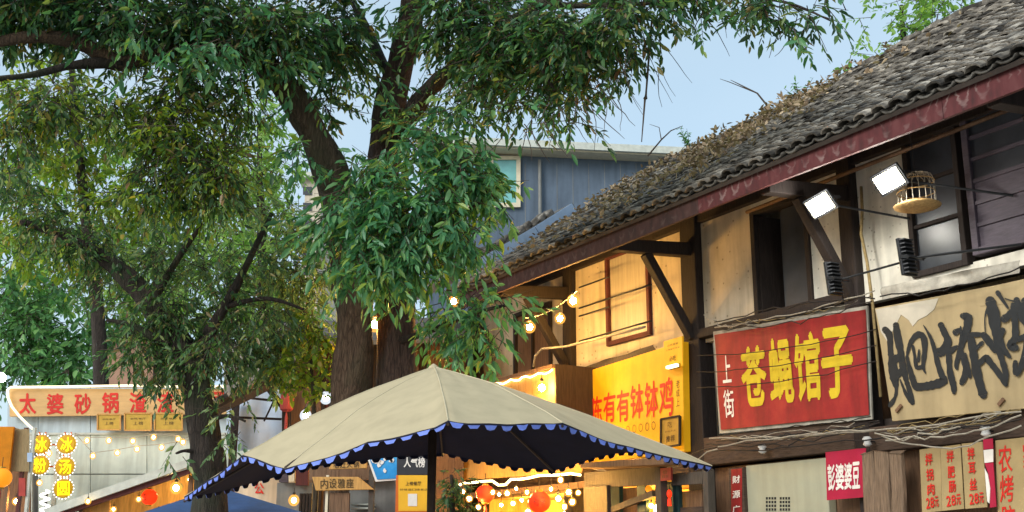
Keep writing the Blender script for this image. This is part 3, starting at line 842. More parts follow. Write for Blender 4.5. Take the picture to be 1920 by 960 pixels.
# ================================================================ SIGNS AND FITTINGS ON THE TILED HOUSE
F0 = FacadePlane(0.16)
def sign(name, label, cat, q, plane, mat, thick=0.03, group=None):
    c = center(q, plane)
    t = thing(name, c, label, cat, group)
    return t, c
def wavy_sheet(q, plane, nx=14, nz=8, amp=0.012, off=0.0, thick=0.004, seed=0):
    f = quad_map(q, plane, off)
    r = np.random.default_rng(seed); ph = r.uniform(0, 6, 6)
    def d(u, v): return amp * (math.sin(u * 9 + ph[0] + v * 2) + 0.7 * math.sin(u * 17 + v * 5 + ph[1]) + 0.6 * math.sin(v * 8 - u * 6 + ph[2])) * (0.35 + 0.65 * v)
    m = MB()
    for lay in (0, -thick):
        for i in range(nx + 1):
            for j in range(nz + 1):
                u, v = i / nx, j / nz
                m.v.append(tuple(f(u, v) + plane.n * (d(u, v) + lay)))
    k0 = (nx + 1) * (nz + 1)
    for i in range(nx):
        for j in range(nz):
            a = i * (nz + 1) + j
            m.f.append((a, a + nz + 1, a + nz + 2, a + 1)); m.f.append(tuple(k0 + x for x in (a, a + 1, a + nz + 2, a + nz + 1)))
    return m, f, d
def write_wavy(mb, text, cells, f, d, plane, q_uv, bold, off=0.004):
    """letters in uv space of a wavy sheet; cells = list of (u0, v0, u1, v1)"""
    for ch, (u0, v0, u1, v1) in zip(text, cells):
        uv, fs = glyph(ch, 0)
        for si, (dx, dy) in enumerate(SHIFTS):
            uv2 = uv + np.array((dx, dy)) * bold
            mb.add([f(u0 + a * (u1 - u0), v0 + b * (v1 - v0)) + plane.n * (d(u0 + a * (u1 - u0), v0 + b * (v1 - v0)) + off + .0004 * si) for a, b in uv2], fs)
    return mb
# --- red cloth banner
qr = [(1340, 628), (1621, 580), (1629, 778), (1352, 806)]
t = thing('banner', center(qr, F0), 'red cloth banner with large yellow characters and a pale border', 'banner')
qb = [(1337, 622), (1626, 573), (1635, 786), (1349, 813)]
panel(MB(), qb, FacadePlane(0.135), 0.02).build('backing_board', MAT['dusty_sheet'], t)
m, f, d = wavy_sheet(qr, F0, 30, 16, 0.009, seed=3)
m.build('cloth', MAT['red_cloth'], t, smooth=True)
lm = MB()
write_wavy(lm, '苍蝇馆子', [(0.19, 0.22, 0.355, 0.80), (0.385, 0.22, 0.54, 0.84), (0.565, 0.21, 0.72, 0.85), (0.735, 0.21, 0.915, 0.86)], f, d, F0, None, 0.034)
lm.build('lettering', MAT['yellow_print'], t)
lm = MB()
write_wavy(lm, '上街', [(0.045, 0.48, 0.11, 0.76), (0.04, 0.12, 0.115, 0.40)], f, d, F0, None, 0.012)
lm.build('side_lettering', MAT['white_print'], t)
for k in range(3):
    y = 670 + k * 30
    MB().tube(droop(F0(1318, y - 2) + F0.n * .09, F0(1650, y - 52) + F0.n * .05, 0.06, 12, 0.006), 0.005, 4).build('wire', MAT['cable'], t)
# --- cardboard sign with brush writing
qc = [(1640, 578), (1985, 512), (1985, 760), (1673, 790)]
F1 = FacadePlane(0.22)
t = thing('cardboard_sign', center(qc, F1), 'tall tan cardboard sign with big black brush calligraphy', 'sign')
panel(MB(), qc, F1, 0.03).build('board', MAT['card'], t, bevel=0.004)
panel(MB(), [(1642, 580), (1760, 559), (1752, 580), (1738, 592), (1722, 600), (1712, 612), (1704, 600), (1690, 590), (1682, 606), (1664, 640), (1652, 622)], F1, 0.003, 0.0045).build('faded_patch', MAT['card_pale'], t)
panel(MB(), [(1840, 541), (1990, 508), (1990, 560), (1838, 574)], F1, 0.003, 0.004).build('taped_flap', MAT['card'], t)
ZS = 960 / 280.0
strokes = [
 [(70, 268, 26), (98, 305, 32), (103, 380, 22), (108, 440, 26), (120, 510, 44), (132, 590, 36), (142, 650, 16), (135, 700, 14), (102, 755, 24)],
 [(140, 240, 26), (150, 310, 32), (172, 420, 32), (188, 520, 32), (208, 600, 22), (228, 660, 22), (246, 738, 26)],
 [(120, 470, 40), (150, 450, 36), (176, 430, 26)], [(128, 575, 40), (165, 545, 30), (196, 520, 26)], [(168, 590, 6), (205, 680, 16), (240, 735, 20)],
 [(212, 440, 10), (222, 390, 16), (245, 335, 22), (283, 300, 28), (318, 318, 30), (326, 390, 24), (318, 470, 20), (316, 510, 16), (332, 550, 5)],
 [(250, 375, 14), (262, 440, 14), (275, 510, 22), (310, 505, 16)], [(290, 400, 10), (286, 470, 14)],
 [(212, 440, 14), (228, 510, 20), (248, 580, 26), (272, 632, 36), (330, 632, 38), (400, 618, 40), (448, 596, 40), (436, 560, 28), (412, 490, 24), (388, 390, 20), (360, 310, 14), (318, 238, 3)],
 [(432, 240, 28), (455, 290, 28), (476, 345, 34), (446, 400, 44), (428, 428, 28)], [(418, 400, 26), (490, 402, 32), (535, 375, 14)],
 [(528, 285, 30), (560, 262, 12)], [(482, 430, 24), (490, 540, 28), (512, 625, 28), (516, 672, 22)],
 [(572, 180, 26), (604, 190, 40), (602, 250, 34), (578, 320, 34), (556, 400, 24), (532, 490, 22), (536, 522, 12)],
 [(556, 400, 24), (582, 470, 26), (592, 545, 28), (566, 612, 26)], [(586, 430, 18), (608, 520, 22), (620, 572, 18)], [(560, 250, 8), (566, 340, 16)],
 [(622, 305, 30), (638, 390, 36), (655, 500, 38), (682, 610, 40), (706, 690, 40)], [(622, 300, 20), (690, 300, 24)], [(655, 395, 16), (700, 352, 20)],
 [(680, 490, 22), (722, 452, 32), (760, 490, 28), (808, 552, 26), (852, 622, 24)], [(720, 290, 5), (718, 190, 6), (742, 110, 16)],
 [(752, 85, 44), (772, 160, 58), (788, 270, 44), (816, 370, 44), (848, 410, 28), (880, 446, 14)], [(708, 300, 26), (748, 350, 34), (782, 408, 22)],
 [(832, 275, 26), (800, 345, 30)], [(806, 400, 30), (834, 480, 26), (854, 560, 26), (850, 622, 16)],
 [(802, 32, 24), (826, 68, 16), (868, 130, 10)], [(850, 70, 5), (915, 90, 8)], [(845, 200, 34), (890, 165, 36), (918, 130, 22)], [(900, 110, 24), (912, 210, 28), (914, 320, 32), (880, 368, 32), (918, 385, 36)],
 [(916, 480, 24), (912, 550, 20)], [(925, 80, 30), (960, 180, 40), (1010, 260, 36), (1060, 380, 34)], [(940, 330, 24), (1010, 300, 30), (1080, 270, 24)], [(985, 90, 40), (1000, 250, 34), (985, 420, 36), (930, 560, 20)], [(1000, 400, 30), (1050, 480, 36), (1090, 560, 30)]]
bm = MB()
for st in strokes:
    pts = [np.array((1640 + x / ZS, 540 + y / ZS)) for x, y, w in st]; ws = [w * 1.45 / ZS for x, y, w in st]
    # resample smoothly
    rs, rw = [], []
    for i in range(len(pts) - 1):
        for k in range(5):
            tt = k / 5
            p0, p1, p2, p3 = pts[max(0, i - 1)], pts[i], pts[i + 1], pts[min(len(pts) - 1, i + 2)]
            rs.append(0.5 * ((2 * p1) + (p2 - p0) * tt + (2 * p0 - 5 * p1 + 4 * p2 - p3) * tt ** 2 + (3 * p1 - p0 - 3 * p2 + p3) * tt ** 3))
            rw.append((ws[i] * (1 - tt) + ws[i + 1] * tt) * random.uniform(0.86, 1.12))
    rs.append(pts[-1]); rw.append(ws[-1] * 0.8)
    Lf, Rt = [], []
    for i, p in enumerate(rs):
        dd = rs[min(i + 1, len(rs) - 1)] - rs[max(0, i - 1)]; dd = dd / (np.linalg.norm(dd) + 1e-6)
        nn = np.array((-dd[1], dd[0])) * rw[i] / 2
        Lf.append(p + nn); Rt.append(p - nn)
    off = 0.0065 + 0.0006 * strokes.index(st)
    vs = [F1(*p) + F1.n * off for p in Lf] + [F1(*p) + F1.n * off for p in Rt]
    n = len(rs)
    bm.add(vs, [(i, i + 1, n + i + 1, n + i) for i in range(n - 1)])
    for e, sg in ((0, -1), (n - 1, 1)):                    # rounded brush ends
        c = rs[e]; dd = rs[min(e + 1, n - 1)] - rs[max(0, e - 1)]; a0_ = math.atan2(dd[1], dd[0]) + (math.pi if sg < 0 else 0)
        fan = [F1(*(c + np.array((math.cos(a0_ + b), math.sin(a0_ + b))) * rw[e] / 2)) + F1.n * off for b in np.linspace(-1.5, 1.5, 7)]
        bm.add([F1(*c) + F1.n * off] + fan, [(0, i, i + 1) for i in range(1, 7)])
bm.build('brush_lettering', MAT['black_ink'], t)
for (x, y) in ((1688, 772), (1880, 760)):
    MB().bar(F1(x - 5, y) + F1.n * .02, F1(x + 5, y - 12) + F1.n * .02, 0.02, 0.03).build('clip', MAT['board_brown'], t)
# --- yellow shop board
qy = [(1089, 700), (1279, 640), (1283, 846), (1091, 872)]
F2 = FacadePlane(0.22)
t = thing('shop_board', center(qy, F2), 'large glowing yellow shop board with red characters behind the umbrella', 'sign')
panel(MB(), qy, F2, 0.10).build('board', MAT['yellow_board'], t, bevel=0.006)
write(MB(), '陈有有钵钵鸡', [(1107, 746), (1264, 706), (1264, 778), (1107, 796)], F2, 0.006, 0.02, gap=0.12, wob=0.03).build('lettering', MAT['red_print'], t)
write(MB(), '小吃', [(1098, 750), (1104, 748), (1104, 772), (1098, 773)], F2, 0.006, 0.0, vertical=True).build('side_lettering', MAT['dark_print'], t)
write(MB(), '老成上', [(1268, 712), (1275, 710), (1275, 762), (1268, 764)], F2, 0.006, 0.0, vertical=True).build('side_lettering', MAT['dark_print'], t)
rgm = MB()
for k in range(5):                                        # row of small circled marks
    c = F2(1178 + k * 12, 806 - k * 2.0) + F2.n * 0.006
    e1, e2 = np.array((FD[0], FD[1], 0)), np.array((0, 0, 1))
    vs = []
    for a in np.linspace(0, 2 * math.pi, 15)[:-1]:
        dv = e1 * math.cos(a) * 0.8 + e2 * math.sin(a)
        vs += [c + dv * 0.052, c + dv * 0.042]
    rgm.add(vs, [(2 * i, 2 * i + 1, (2 * i + 3) % 28, (2 * i + 2) % 28) for i in range(14)])
rgm.build('circle_print', MAT['dark_print'], t)
def plaque(name, q, plane, label, mat, texts, tm='dark_print', group=None, cat='plaque', fr=None):
    t = thing(name, center(q, plane), label, cat, group)
    panel(MB(), q, plane, 0.025).build('plate', MAT[mat], t, bevel=0.003)
    (x0, y0), (x1, y1), (x2, y2), (x3, y3) = q
    def bl(u, v): return (x0 * (1 - u) * (1 - v) + x1 * u * (1 - v) + x2 * u * v + x3 * (1 - u) * v, y0 * (1 - u) * (1 - v) + y1 * u * (1 - v) + y2 * u * v + y3 * (1 - u) * v)
    lm = MB()
    for (tx, u0, v0, u1, v1, bd) in texts: write(lm, tx, [bl(u0, v0), bl(u1, v0), bl(u1, v1), bl(u0, v1)], plane, 0.005, bd)
    if lm.v: lm.build('lettering', MAT[tm], t)
    if fr:
        for (a, b) in (((0, 0), (1, 0)), ((1, 0), (1, 1)), ((1, 1), (0, 1)), ((0, 1), (0, 0))):
            MB().bar(plane(*bl(*a)) + plane.n * .006, plane(*bl(*b)) + plane.n * .006, 0.022, 0.022).build('rim', MAT[fr], t)
    return t
F3 = FacadePlane(0.30)
plaque('plaque', [(1244, 640), (1279, 630), (1280, 686), (1245, 694)], F3, 'small bright yellow plaque at the top corner of the yellow board', 'yellow_board', [('必吃榜单', .2, .16, .8, .24, 0), ('上榜餐厅名单', .12, .32, .88, .37, 0), ('必吃', .3, .58, .68, .76, 0.01)])
plaque('notice', [(1240, 786), (1275, 780), (1275, 834), (1240, 840)], F3, 'brown framed notice on the lower corner of the yellow board', 'gold_plaque', [('吃', .34, .12, .6, .34, 0), ('好吃不贵', .2, .44, .8, .5, 0), ('推荐', .25, .62, .75, .84, 0.01)], fr='post', cat='notice')
# lamp that lights the plaque
lp = thing('sign_lamp', F3(1268, 694), 'tiny lit lamp under the small yellow plaque', 'lamp')
MB().bar(F3(1258, 690) + F3.n * .05, F3(1276, 685) + F3.n * .05, 0.05, 0.03).build('lens', G['strip'], lp)
MB().bar(F3(1258, 690) + F3.n * .02, F3(1276, 685) + F3.n * .02, 0.02, 0.05).build('housing', MAT['metal_dark'], lp)
# --- floodlights: two lit, two seen from their finned backs
def floodlight(px, py, v, face, lit, label, pole_to, w=0.30, h=0.21):
    s, z = FSZ(px, py, v)
    c = W(s, v, z)
    t = thing('floodlight', c, label, 'floodlight', 'floodlights on rods under the eave')
    n = Vector(face).normalized()
    sd = Vector((0, 0, 1)).cross(n).normalized(); up = n.cross(sd)
    ra = 0.30 if lit else 0.0; sd, up = sd * math.cos(ra) + up * math.sin(ra), up * math.cos(ra) - sd * math.sin(ra)
    cv = Vector(c)
    def bx(o0, o1, hw, hh, m, name, mat, bev=0.0):
        q = []
        for o in (o0, o1):
            q += [cv + n * o - sd * hw - up * hh, cv + n * o + sd * hw - up * hh, cv + n * o + sd * hw + up * hh, cv + n * o - sd * hw + up * hh]
        return MB().hexa(q).build(name, mat, t, bevel=bev)
    bx(-0.035, 0.0, w / 2, h / 2, 0, 'housing', MAT['metal_dark'], 0.006)
    bx(0.001, 0.012, w / 2 - 0.024, h / 2 - 0.024, 0, 'lens', G['lens_soft'] if lit else MAT['glass_dark'])
    if lit:
        ld = bpy.data.lights.new('floodlight_spill', 'POINT'); ld.energy = 14; ld.color = (1.0, 0.96, 0.86); ld.shadow_soft_size = 0.05  # added point light, spills floodlight glow onto the wall behind
        lo = bpy.data.objects.new('floodlight_spill', ld); C.objects.link(lo); lo.parent = t; lo.location = n * 0.10
    if lit: bx(0.0125, 0.016, w / 2 - 0.04, h / 2 - 0.036, 0, 'led_plate', G['flood'], 0.0)
    nf = 9
    for k in range(nf):
        o = -h / 2 + h * (k + 0.5) / nf
        q = []
        for a, hw in ((-0.036, w / 2 - 0.01), (-0.075, w / 2 - 0.03)):
            q += [cv + n * a - sd * hw + up * (o - .006), cv + n * a + sd * hw + up * (o - .006), cv + n * a + sd * hw + up * (o + .006), cv + n * a - sd * hw + up * (o + .006)]
        MB().hexa(q).build('cooling_fin', MAT['metal_dark'], t)
    for sg in (-1, 1):
        MB().bar(cv + sd * sg * (w / 2 + 0.008) - n * 0.02, cv + sd * sg * (w / 2 + 0.008) - n * 0.13 - up * 0.04, 0.008, 0.03).build('yoke', MAT['metal_dark'], t)
    MB().bar(cv - sd * (w / 2 + .012) - n * .13 - up * .04, cv + sd * (w / 2 + .012) - n * .13 - up * .04, 0.03, 0.008).build('yoke', MAT['metal_dark'], t)
    a = cv - n * .135 - up * .04
    MB().tube([a, Vector(pole_to)], 0.012, 6).build('rod', MAT['metal_dark'], t)
    return t
OUT = np.array((-FN[0], -FN[1], 0)); AW = np.array((FD[0], FD[1], 0))
face1 = OUT * 0.55 + AW * 0.62 + np.array((0, 0, -0.42)); face1 = np.array((-0.52, -0.62, -0.52))
s_, z_ = FSZ(1705, 410, 0.05); 
floodlight(1538, 384, 0.80, face1, True, 'lit white floodlight in front of the dark open window', W(s_, 0.05, z_), 0.30, 0.22)
s_, z_ = FSZ(1900, 367, 0.05)
floodlight(1667, 338, 0.80, face1, True, 'lit white floodlight beside the hanging straw hat', W(s_, 0.05, z_), 0.30, 0.22)
face2 = OUT * 0.75 + AW * 0.5 + np.array((0, 0, -0.15)); face2 = np.array((-0.45, 0.88, -0.1))
s_, z_ = FSZ(1690, 492, 0.05)
floodlight(1560, 524, 0.75, face2, False, 'unlit black finned floodlight above the red cloth banner', W(s_, 0.05, z_), 0.17, 0.33)
s_, z_ = FSZ(1915, 458, 0.05)
floodlight(1697, 484, 0.75, face2, False, 'unlit black finned floodlight above the cardboard sign', W(s_, 0.05, z_), 0.17, 0.35)
# --- bird cage with a straw hat tray
s_, z_ = FSZ(1720, 388, 0.45)
cg = thing('bird_cage', W(s_, 0.45, z_), 'round wire bird cage on a straw tray hanging before the dark window', 'bird cage')
c = W(s_, 0.45, z_)
MB().lathe(c, [(0.02, -0.035), (0.12, -0.03), (0.21, 0.0), (0.215, 0.012), (0.2, 0.02), (0.02, 0.02)], 22).build('tray', MAT['straw'], cg, smooth=True)
for k in range(18):
    a = 2 * math.pi * k / 18
    p = [c + np.array((math.cos(a) * r, math.sin(a) * r, h)) for r, h in ((0.17, 0.02), (0.17, 0.24), (0.15, 0.30), (0.02, 0.34))]
    MB().tube(p, 0.0035, 4).build('wire', MAT['cable_pale'], cg)
for h in (0.03, 0.14, 0.245):
    MB().tube([c + np.array((math.cos(a) * .172, math.sin(a) * .172, h)) for a in np.linspace(0, 2 * math.pi, 19)], 0.005, 4).build('hoop', MAT['straw'], cg)
MB().tube([c + np.array((0, 0, .33)), c + np.array((0, 0, .6)), W(s_, 0.5, z_ + 0.86)], 0.004, 4).build('hook', MAT['cable'], cg)
# --- rods and pipes under the eave
def rod(name, pts, r, mat, label, cat, n=6, group=None):
    pts = [np.array(p, float) for p in pts]
    t = thing(name, pts[0], label, cat, group)
    MB().tube(pts, r, n).build('tube', MAT[mat], t, smooth=True)
    return t
a, b = FSZ(1400, 398, 0.3), FSZ(1905, 200, 0.3)
rod('eave_pole', [W(a[0], .3, a[1]), W(b[0], .3, b[1])], 0.022, 'board_brown', 'long thin timber pole running under the eave past the windows', 'pole')
for k, (y0, y1) in enumerate(((539, 539), (578, 574), (593, 589), (640, 630))):
    p, q_ = FSZ(1086, y0, 0.25), FSZ(1222 if k in (1, 3) else 1142, y1 - (20 if k in (1, 3) else 8), 0.25)
    rod('clothes_rail', [W(p[0], .25, p[1]), W(q_[0], .25, p[1])], 0.012, 'metal_dark', ['topmost', 'second', 'third', 'lowest'][k] + ' thin clothes rail before the curtained window', 'rail', group='clothes rails at the curtained window')
# thick old pipe and rope ends above the lit boards
a = FSZ(1000, 672, 0.5); b = FSZ(1060, 650, 0.5); c2 = FSZ(1210, 640, 0.3)
rod('conduit', [W(a[0], .5, a[1] - .12), W(a[0] - .05, .5, a[1] + .03), W(a[0] - .25, .5, a[1] + .10), W(b[0], .5, b[1]), W(c2[0], .3, b[1] + .03)], 0.017, 'cable_pale', 'bent pale conduit over the lit wooden stall front', 'pipe')
rp = FSZ(1622, 395, 0.14)
rod('hanging_rope', [W(rp[0], .17, rp[1] + .25), W(rp[0] - .01, .19, rp[1]), W(rp[0] + .02, .2, rp[1] - .25), W(rp[0] - .02, .19, rp[1] - .55), W(rp[0] - .04, .18, rp[1] - 1.0), W(rp[0] - .05, .18, rp[1] - 1.9)], 0.016, 'rope', 'hemp rope hanging down the post between the banners', 'rope')
# loose junk sheets laid over the beam
for (q, mt, lab, sd) in [([(1652, 538), (1912, 488), (1912, 512), (1652, 562)], 'dusty_sheet', 'crumpled pale sheet lying above the cardboard sign', 5),
                     ([(1090, 690), (1225, 646), (1230, 656), (1090, 706)], 'grey_board', 'grubby grey sheet folded over the top of the yellow board', 6)]:
    pl = FacadePlane(0.17)
    m, f, d = wavy_sheet(q, pl, 16, 4, 0.02, seed=sd)
    tag(m.build('loose_sheet', MAT[mt], None, smooth=True), lab, 'sheet')
# wires strung along the beams
wl_ = [((1325, 832), (1650, 792), .34, .10, 'cable'), ((1330, 822), (1915, 772), .36, .06, 'cable_pale'), ((1330, 846), (1915, 786), .33, .05, 'cable'), ((1640, 812), (1915, 778), .37, .12, 'cable_pale'),
       ((1345, 838), (1640, 806), .38, -.03, 'cable_pale'), ((1340, 614), (1640, 545), .22, .05, 'cable_pale'), ((1340, 604), (1640, 560), .24, -.05, 'cable'), ((1650, 556), (1915, 500), .3, .06, 'cable'),
       ((1320, 590), (1410, 612), .2, .08, 'cable_pale'), ((1655, 818), (1915, 798), .36, .14, 'cable_pale'), ((1100, 868), (1345, 838), .42, .10, 'cable'), ((1105, 876), (1345, 842), .5, .16, 'cable_pale'), ((1660, 826), (1800, 800), .36, .02, 'cable_pale')]
wlab = ['black wire sagging below the red cloth banner', 'long pale wire running the whole beam under both big signs', 'long black wire running the whole beam under both big signs', 'pale wire looping under the cardboard sign', 'pale wire bowed up under the red cloth banner', 'pale wire along the top of the red cloth banner', 'black wire bowed over the top of the red cloth banner',
        'black wire over the crumpled sheet above the cardboard sign', 'short pale wire by the dark corner post', 'deep sagging pale wire above the cardboard menus', 'black wire below the yellow board', 'deep sagging pale wire below the yellow board', 'short pale wire above the first menu strip']
for k, (p, q_, v, sg, mt) in enumerate(wl_):
    pl = FacadePlane(v)
    tag(MB().tube(droop(pl(*p), pl(*q_), sg, 14, 0.012), 0.007, 4).build('wire', MAT[mt]), wlab[k], 'wire', 'wires along the timber house')
for (x0, y0, x1, y1, n_, lab) in [(1335, 818, 1650, 782, 9, 'tangled bundle of thin wires tied along the beam under the red cloth banner'), (1640, 806, 1925, 772, 11, 'tangled bundle of thin wires tied along the beam under the cardboard sign'), (1335, 606, 1640, 556, 5, 'loose bundle of thin wires along the upper edge of the red cloth banner')]:
    pl = FacadePlane(0.28)
    t = thing('wire_bundle', pl((x0 + x1) / 2, (y0 + y1) / 2), lab, 'wires', 'wires along the timber house')
    for k in range(n_):
        a_ = pl(x0 + random.uniform(0, 60), y0 + random.uniform(-6, 18)); b_ = pl(x1 - random.uniform(0, 60), y1 + random.uniform(-6, 18))
        MB().tube(droop(a_, b_, random.uniform(-.03, .08), 16, 0.014), random.uniform(.003, .006), 4).build('wire', MAT[random.choice(('cable', 'cable_pale', 'rope', 'cable'))], t)
for k, (x, y, lab) in enumerate([(1436, 842, 'under the red cloth banner'), (1633, 828, 'at the post by the crimson banner'), (1855, 808, 'above the flag beside the menu')]):
    pl = FacadePlane(0.17); c = pl(x, y)
    t = thing('insulator', c, 'white porcelain insulator knob ' + lab, 'insulator', 'insulator knobs')
    MB().lathe(c + pl.n * 0.05, [(0.02, -0.05), (0.045, -0.03), (0.03, 0.0), (0.05, 0.02), (0.03, 0.045)], 10).build('knob', MAT['white_plastic'], t, smooth=True)
    MB().bar(c - pl.n * .05, c + pl.n * .02, 0.015, 0.015).build('pin', MAT['metal_dark'], t)
# --- street level below the beam
F4 = FacadePlane(0.06)
t = thing('metal_cabinet', F4(1475, 960) * np.array((1, 1, 0)), 'grey green metal door panel with small square vents below the red banner', 'cabinet')
s0_, s1_ = sx(1552, 920, 0.06), sx(1400, 920, 0.06)
MB().fbox(s0_, s1_, -0.05, 0.06, 0.0, zx(1470, 866, 0.06)).build('door_panel', MAT['metal_panel'], t, bevel=0.01)
for gx in range(2):
    for r in range(5):
        for cidx in range(4):
            x = 1436 + gx * 26 + cidx * 5.2; y = 932 + r * 7
            prect(MB(), x, y, x + 3.4, y + 4.6, FacadePlane(0.063), 0.002).build('vent_slot', MAT['vent'], t)
q = [(1548, 848), (1622, 840), (1622, 932), (1550, 938)]
F5 = FacadePlane(0.20)
t = thing('banner', center(q, F5), 'small crimson cloth banner with white characters beside the old planks', 'banner')
m, f, d = wavy_sheet(q, F5, 12, 8, 0.007, seed=9)
m.build('cloth', MAT['pink_cloth'], t, smooth=True)
write_wavy(MB(), '彭婆婆豆花', [(.06 + k * .21, .20, .25 + k * .21, .72) for k in range(5)][:4], f, d, F5, None, 0.03).build('lettering', MAT['white_print'], t)
q = [(1371, 880), (1391, 878), (1391, 1000), (1371, 1002)]
t = thing('couplet_strip', center(q, F5), 'narrow red paper strip with pale characters on the post', 'paper strip')
panel(MB(), q, FacadePlane(0.115), 0.004).build('paper', MAT['red_cloth'], t)
write(MB(), '财源广进', [(1374, 886), (1388, 884), (1388, 996), (1374, 998)], FacadePlane(0.115), 0.004, 0.02, vertical=True, gap=.5).build('lettering', MAT['white_print'], t)
MB().fbox(sx(1395, 900, .1), sx(1368, 900, .1), 0.03, 0.11, 0, 2.6).build('backing_plank', MAT['beam'], t)
# three split planks leaning against the post
for k, (x0, x1, yt, lab) in enumerate([(1618, 1640, 850, 'leftmost of the three split weathered planks by the post'), (1641, 1668, 845, 'middle one of the three split weathered planks by the post'), (1669, 1692, 848, 'rightmost of the three split weathered planks by the post')]):
    s1_, s0_ = sx(x0, 900, .3), sx(x1, 900, .3); zt = zx(x0, yt, .3)
    m = MB(); n = 8; vs = []
    for j in range(n):
        z = zt * j / (n - 1); e = random.uniform(-.012, .012); lean = 0.12 * (1 - j / (n - 1))
        vs += [W(s0_ + e, .30 + lean, z), W(s1_ + e, .30 + lean + random.uniform(-.01, .01), z), W(s1_ + e, .24 + lean, z), W(s0_ + e, .24 + lean, z)]
    vs[-4:] = [v + np.array((0, 0, random.uniform(-.04, .02))) for v in vs[-4:]]
    fs = [(j * 4 + a, j * 4 + (a + 1) % 4, j * 4 + 4 + (a + 1) % 4, j * 4 + 4 + a) for j in range(n - 1) for a in range(4)] + [(0, 1, 2, 3), tuple(range(n * 4 - 1, n * 4 - 5, -1))]
    tag(m.add(vs, fs).build('plank', MAT['aged_plank'], None, bevel=0.012), lab, 'plank', 'weathered planks')
# cardboard menu strips
F6 = FacadePlane(0.16)
for k, (q, txt, lab) in enumerate([([(1724, 843), (1763, 838), (1766, 958), (1729, 962)], '拌拐肉', 'cardboard menu strip with red characters nearest the dark post'),
                                  ([(1764, 838), (1801, 833), (1808, 954), (1767, 958)], '拌肥肠', 'middle cardboard menu strip with red characters'),
                                  ([(1803, 832), (1842, 828), (1851, 951), (1810, 954)], '拌耳丝', 'cardboard menu strip with red characters beside the crimson flag')]):
    t = thing('menu_strip', center(q, F6), lab, 'menu', 'cardboard menu strips')
    panel(MB(), q, F6, 0.008, 0.004 * (k % 2)).build('card', MAT['card_menu'], t)
    (x0, y0), (x1, y1), (x2, y2), (x3, y3) = q
    lm = MB()
    for j, ch in enumerate(txt):
        ya = y0 + 8 + j * 28 + (1 if j else 0); xa = x0 + 11 + j * 2
        write(lm, ch, [(xa, ya), (xa + 15, ya - 2), (xa + 16, ya + 19), (xa + 1, ya + 21)], F6, 0.011, 0.028, wob=.05)
    write(lm, '28元', [(x3 + 8, y3 - 27), (x2 - 5, y2 - 28), (x2 - 4, y2 - 9), (x3 + 9, y3 - 8)], F6, 0.011, 0.03)
    lm.build('lettering', MAT['red_print'], t)
q = [(1866, 826), (1990, 812), (1990, 985), (1872, 992)]
t = thing('menu_board', center(q, F6), 'wide cardboard menu board with large thin red characters at the picture edge', 'menu')
panel(MB(), q, F6, 0.012).build('card', MAT['card_menu'], t)
lm = MB()
for j, ch in enumerate('农烤脑'):
    ya = 838 + j * 56
    write(lm, ch, [(1870 + j * 3, ya), (1899 + j * 3, ya - 3), (1901 + j * 3, ya + 47), (1872 + j * 3, ya + 50)], F6, 0.006, 0.012, wob=.05)
for j, ch in enumerate('家烤花'):
    ya = 832 + j * 56
    write(lm, ch, [(1916 + j * 3, ya), (1945 + j * 3, ya - 3), (1947 + j * 3, ya + 47), (1918 + j * 3, ya + 50)], F6, 0.006, 0.012, wob=.05)
lm.build('lettering', MAT['red_print'], t)
q = [(1843, 826), (1862, 824), (1868, 946), (1856, 948)]
t = thing('flag', center(q, F6), 'narrow crimson and white flag hanging between the cardboard menus', 'flag')
pl = FacadePlane(0.21)
panel(MB(), [(1843, 824), (1861, 822), (1862, 841), (1844, 843)], pl, 0.006).build('cloth', MAT['pink_cloth'], t)
panel(MB(), [(1844, 844), (1862, 842), (1862, 866), (1846, 868)], pl, 0.006).build('white_band', MAT['white_print'], t)
panel(MB(), [(1846, 868.5), (1862, 867), (1868, 950), (1856, 952), (1857, 915), (1853, 888)], pl, 0.006).build('cloth', MAT['pink_cloth'], t)
panel(MB(), [(1846, 878), (1852, 890), (1856.5, 916), (1855, 944), (1851, 940)], pl, 0.006).build('white_band', MAT['white_print'], t)
# ================================================================ STALL UNDER THE TILED HOUSE
FS = FacadePlane(0.8)
t = thing('market_stall', W(14.6, 0.6, 0), 'golden wooden stall front with plank fascia and a light rope along its top', 'stall')
zt0 = zx(1040, 690, .8); zb0 = zx(1040, 800, .8); sA, sB = sx(1040, 700, .8), sx(845, 760, .8)
npl = 16
for k in range(npl):
    a, b = sA + (sB - sA) * k / npl, sA + (sB - sA) * (k + 1) / npl
    MB().fbox(a + .004, b - .004, 0.76 + random.uniform(-.004, .004), 0.8, zb0, zt0).build('plank', MAT['board_gold'], t)
MB().fbox(sA, sB, 0.70, 0.84, zt0 + .002, zt0 + .05).build('cap_board', MAT['board_brown'], t)
MB().fbox(sA - .03, sA - .002, 0.1, 0.8, zb0, zt0 + .05).build('end_board', MAT['dark_boards'], t)
MB().fbox(sA, sB, 0.1, 0.755, zt0 - .03, zt0).build('lid', MAT['board_brown'], t)
pts = [FS(860, 742) + FS.n * .03]
for i in range(26):
    u = i / 25
    pts.append(FS(862 + 178 * u, 738 - 42 * u + 2.5 * math.sin(i * 1.7)) + FS.n * (.03 + .008 * math.sin(i * 2.3)))
MB().tube(pts, 0.012, 5).build('light_rope', G['strip'], t)
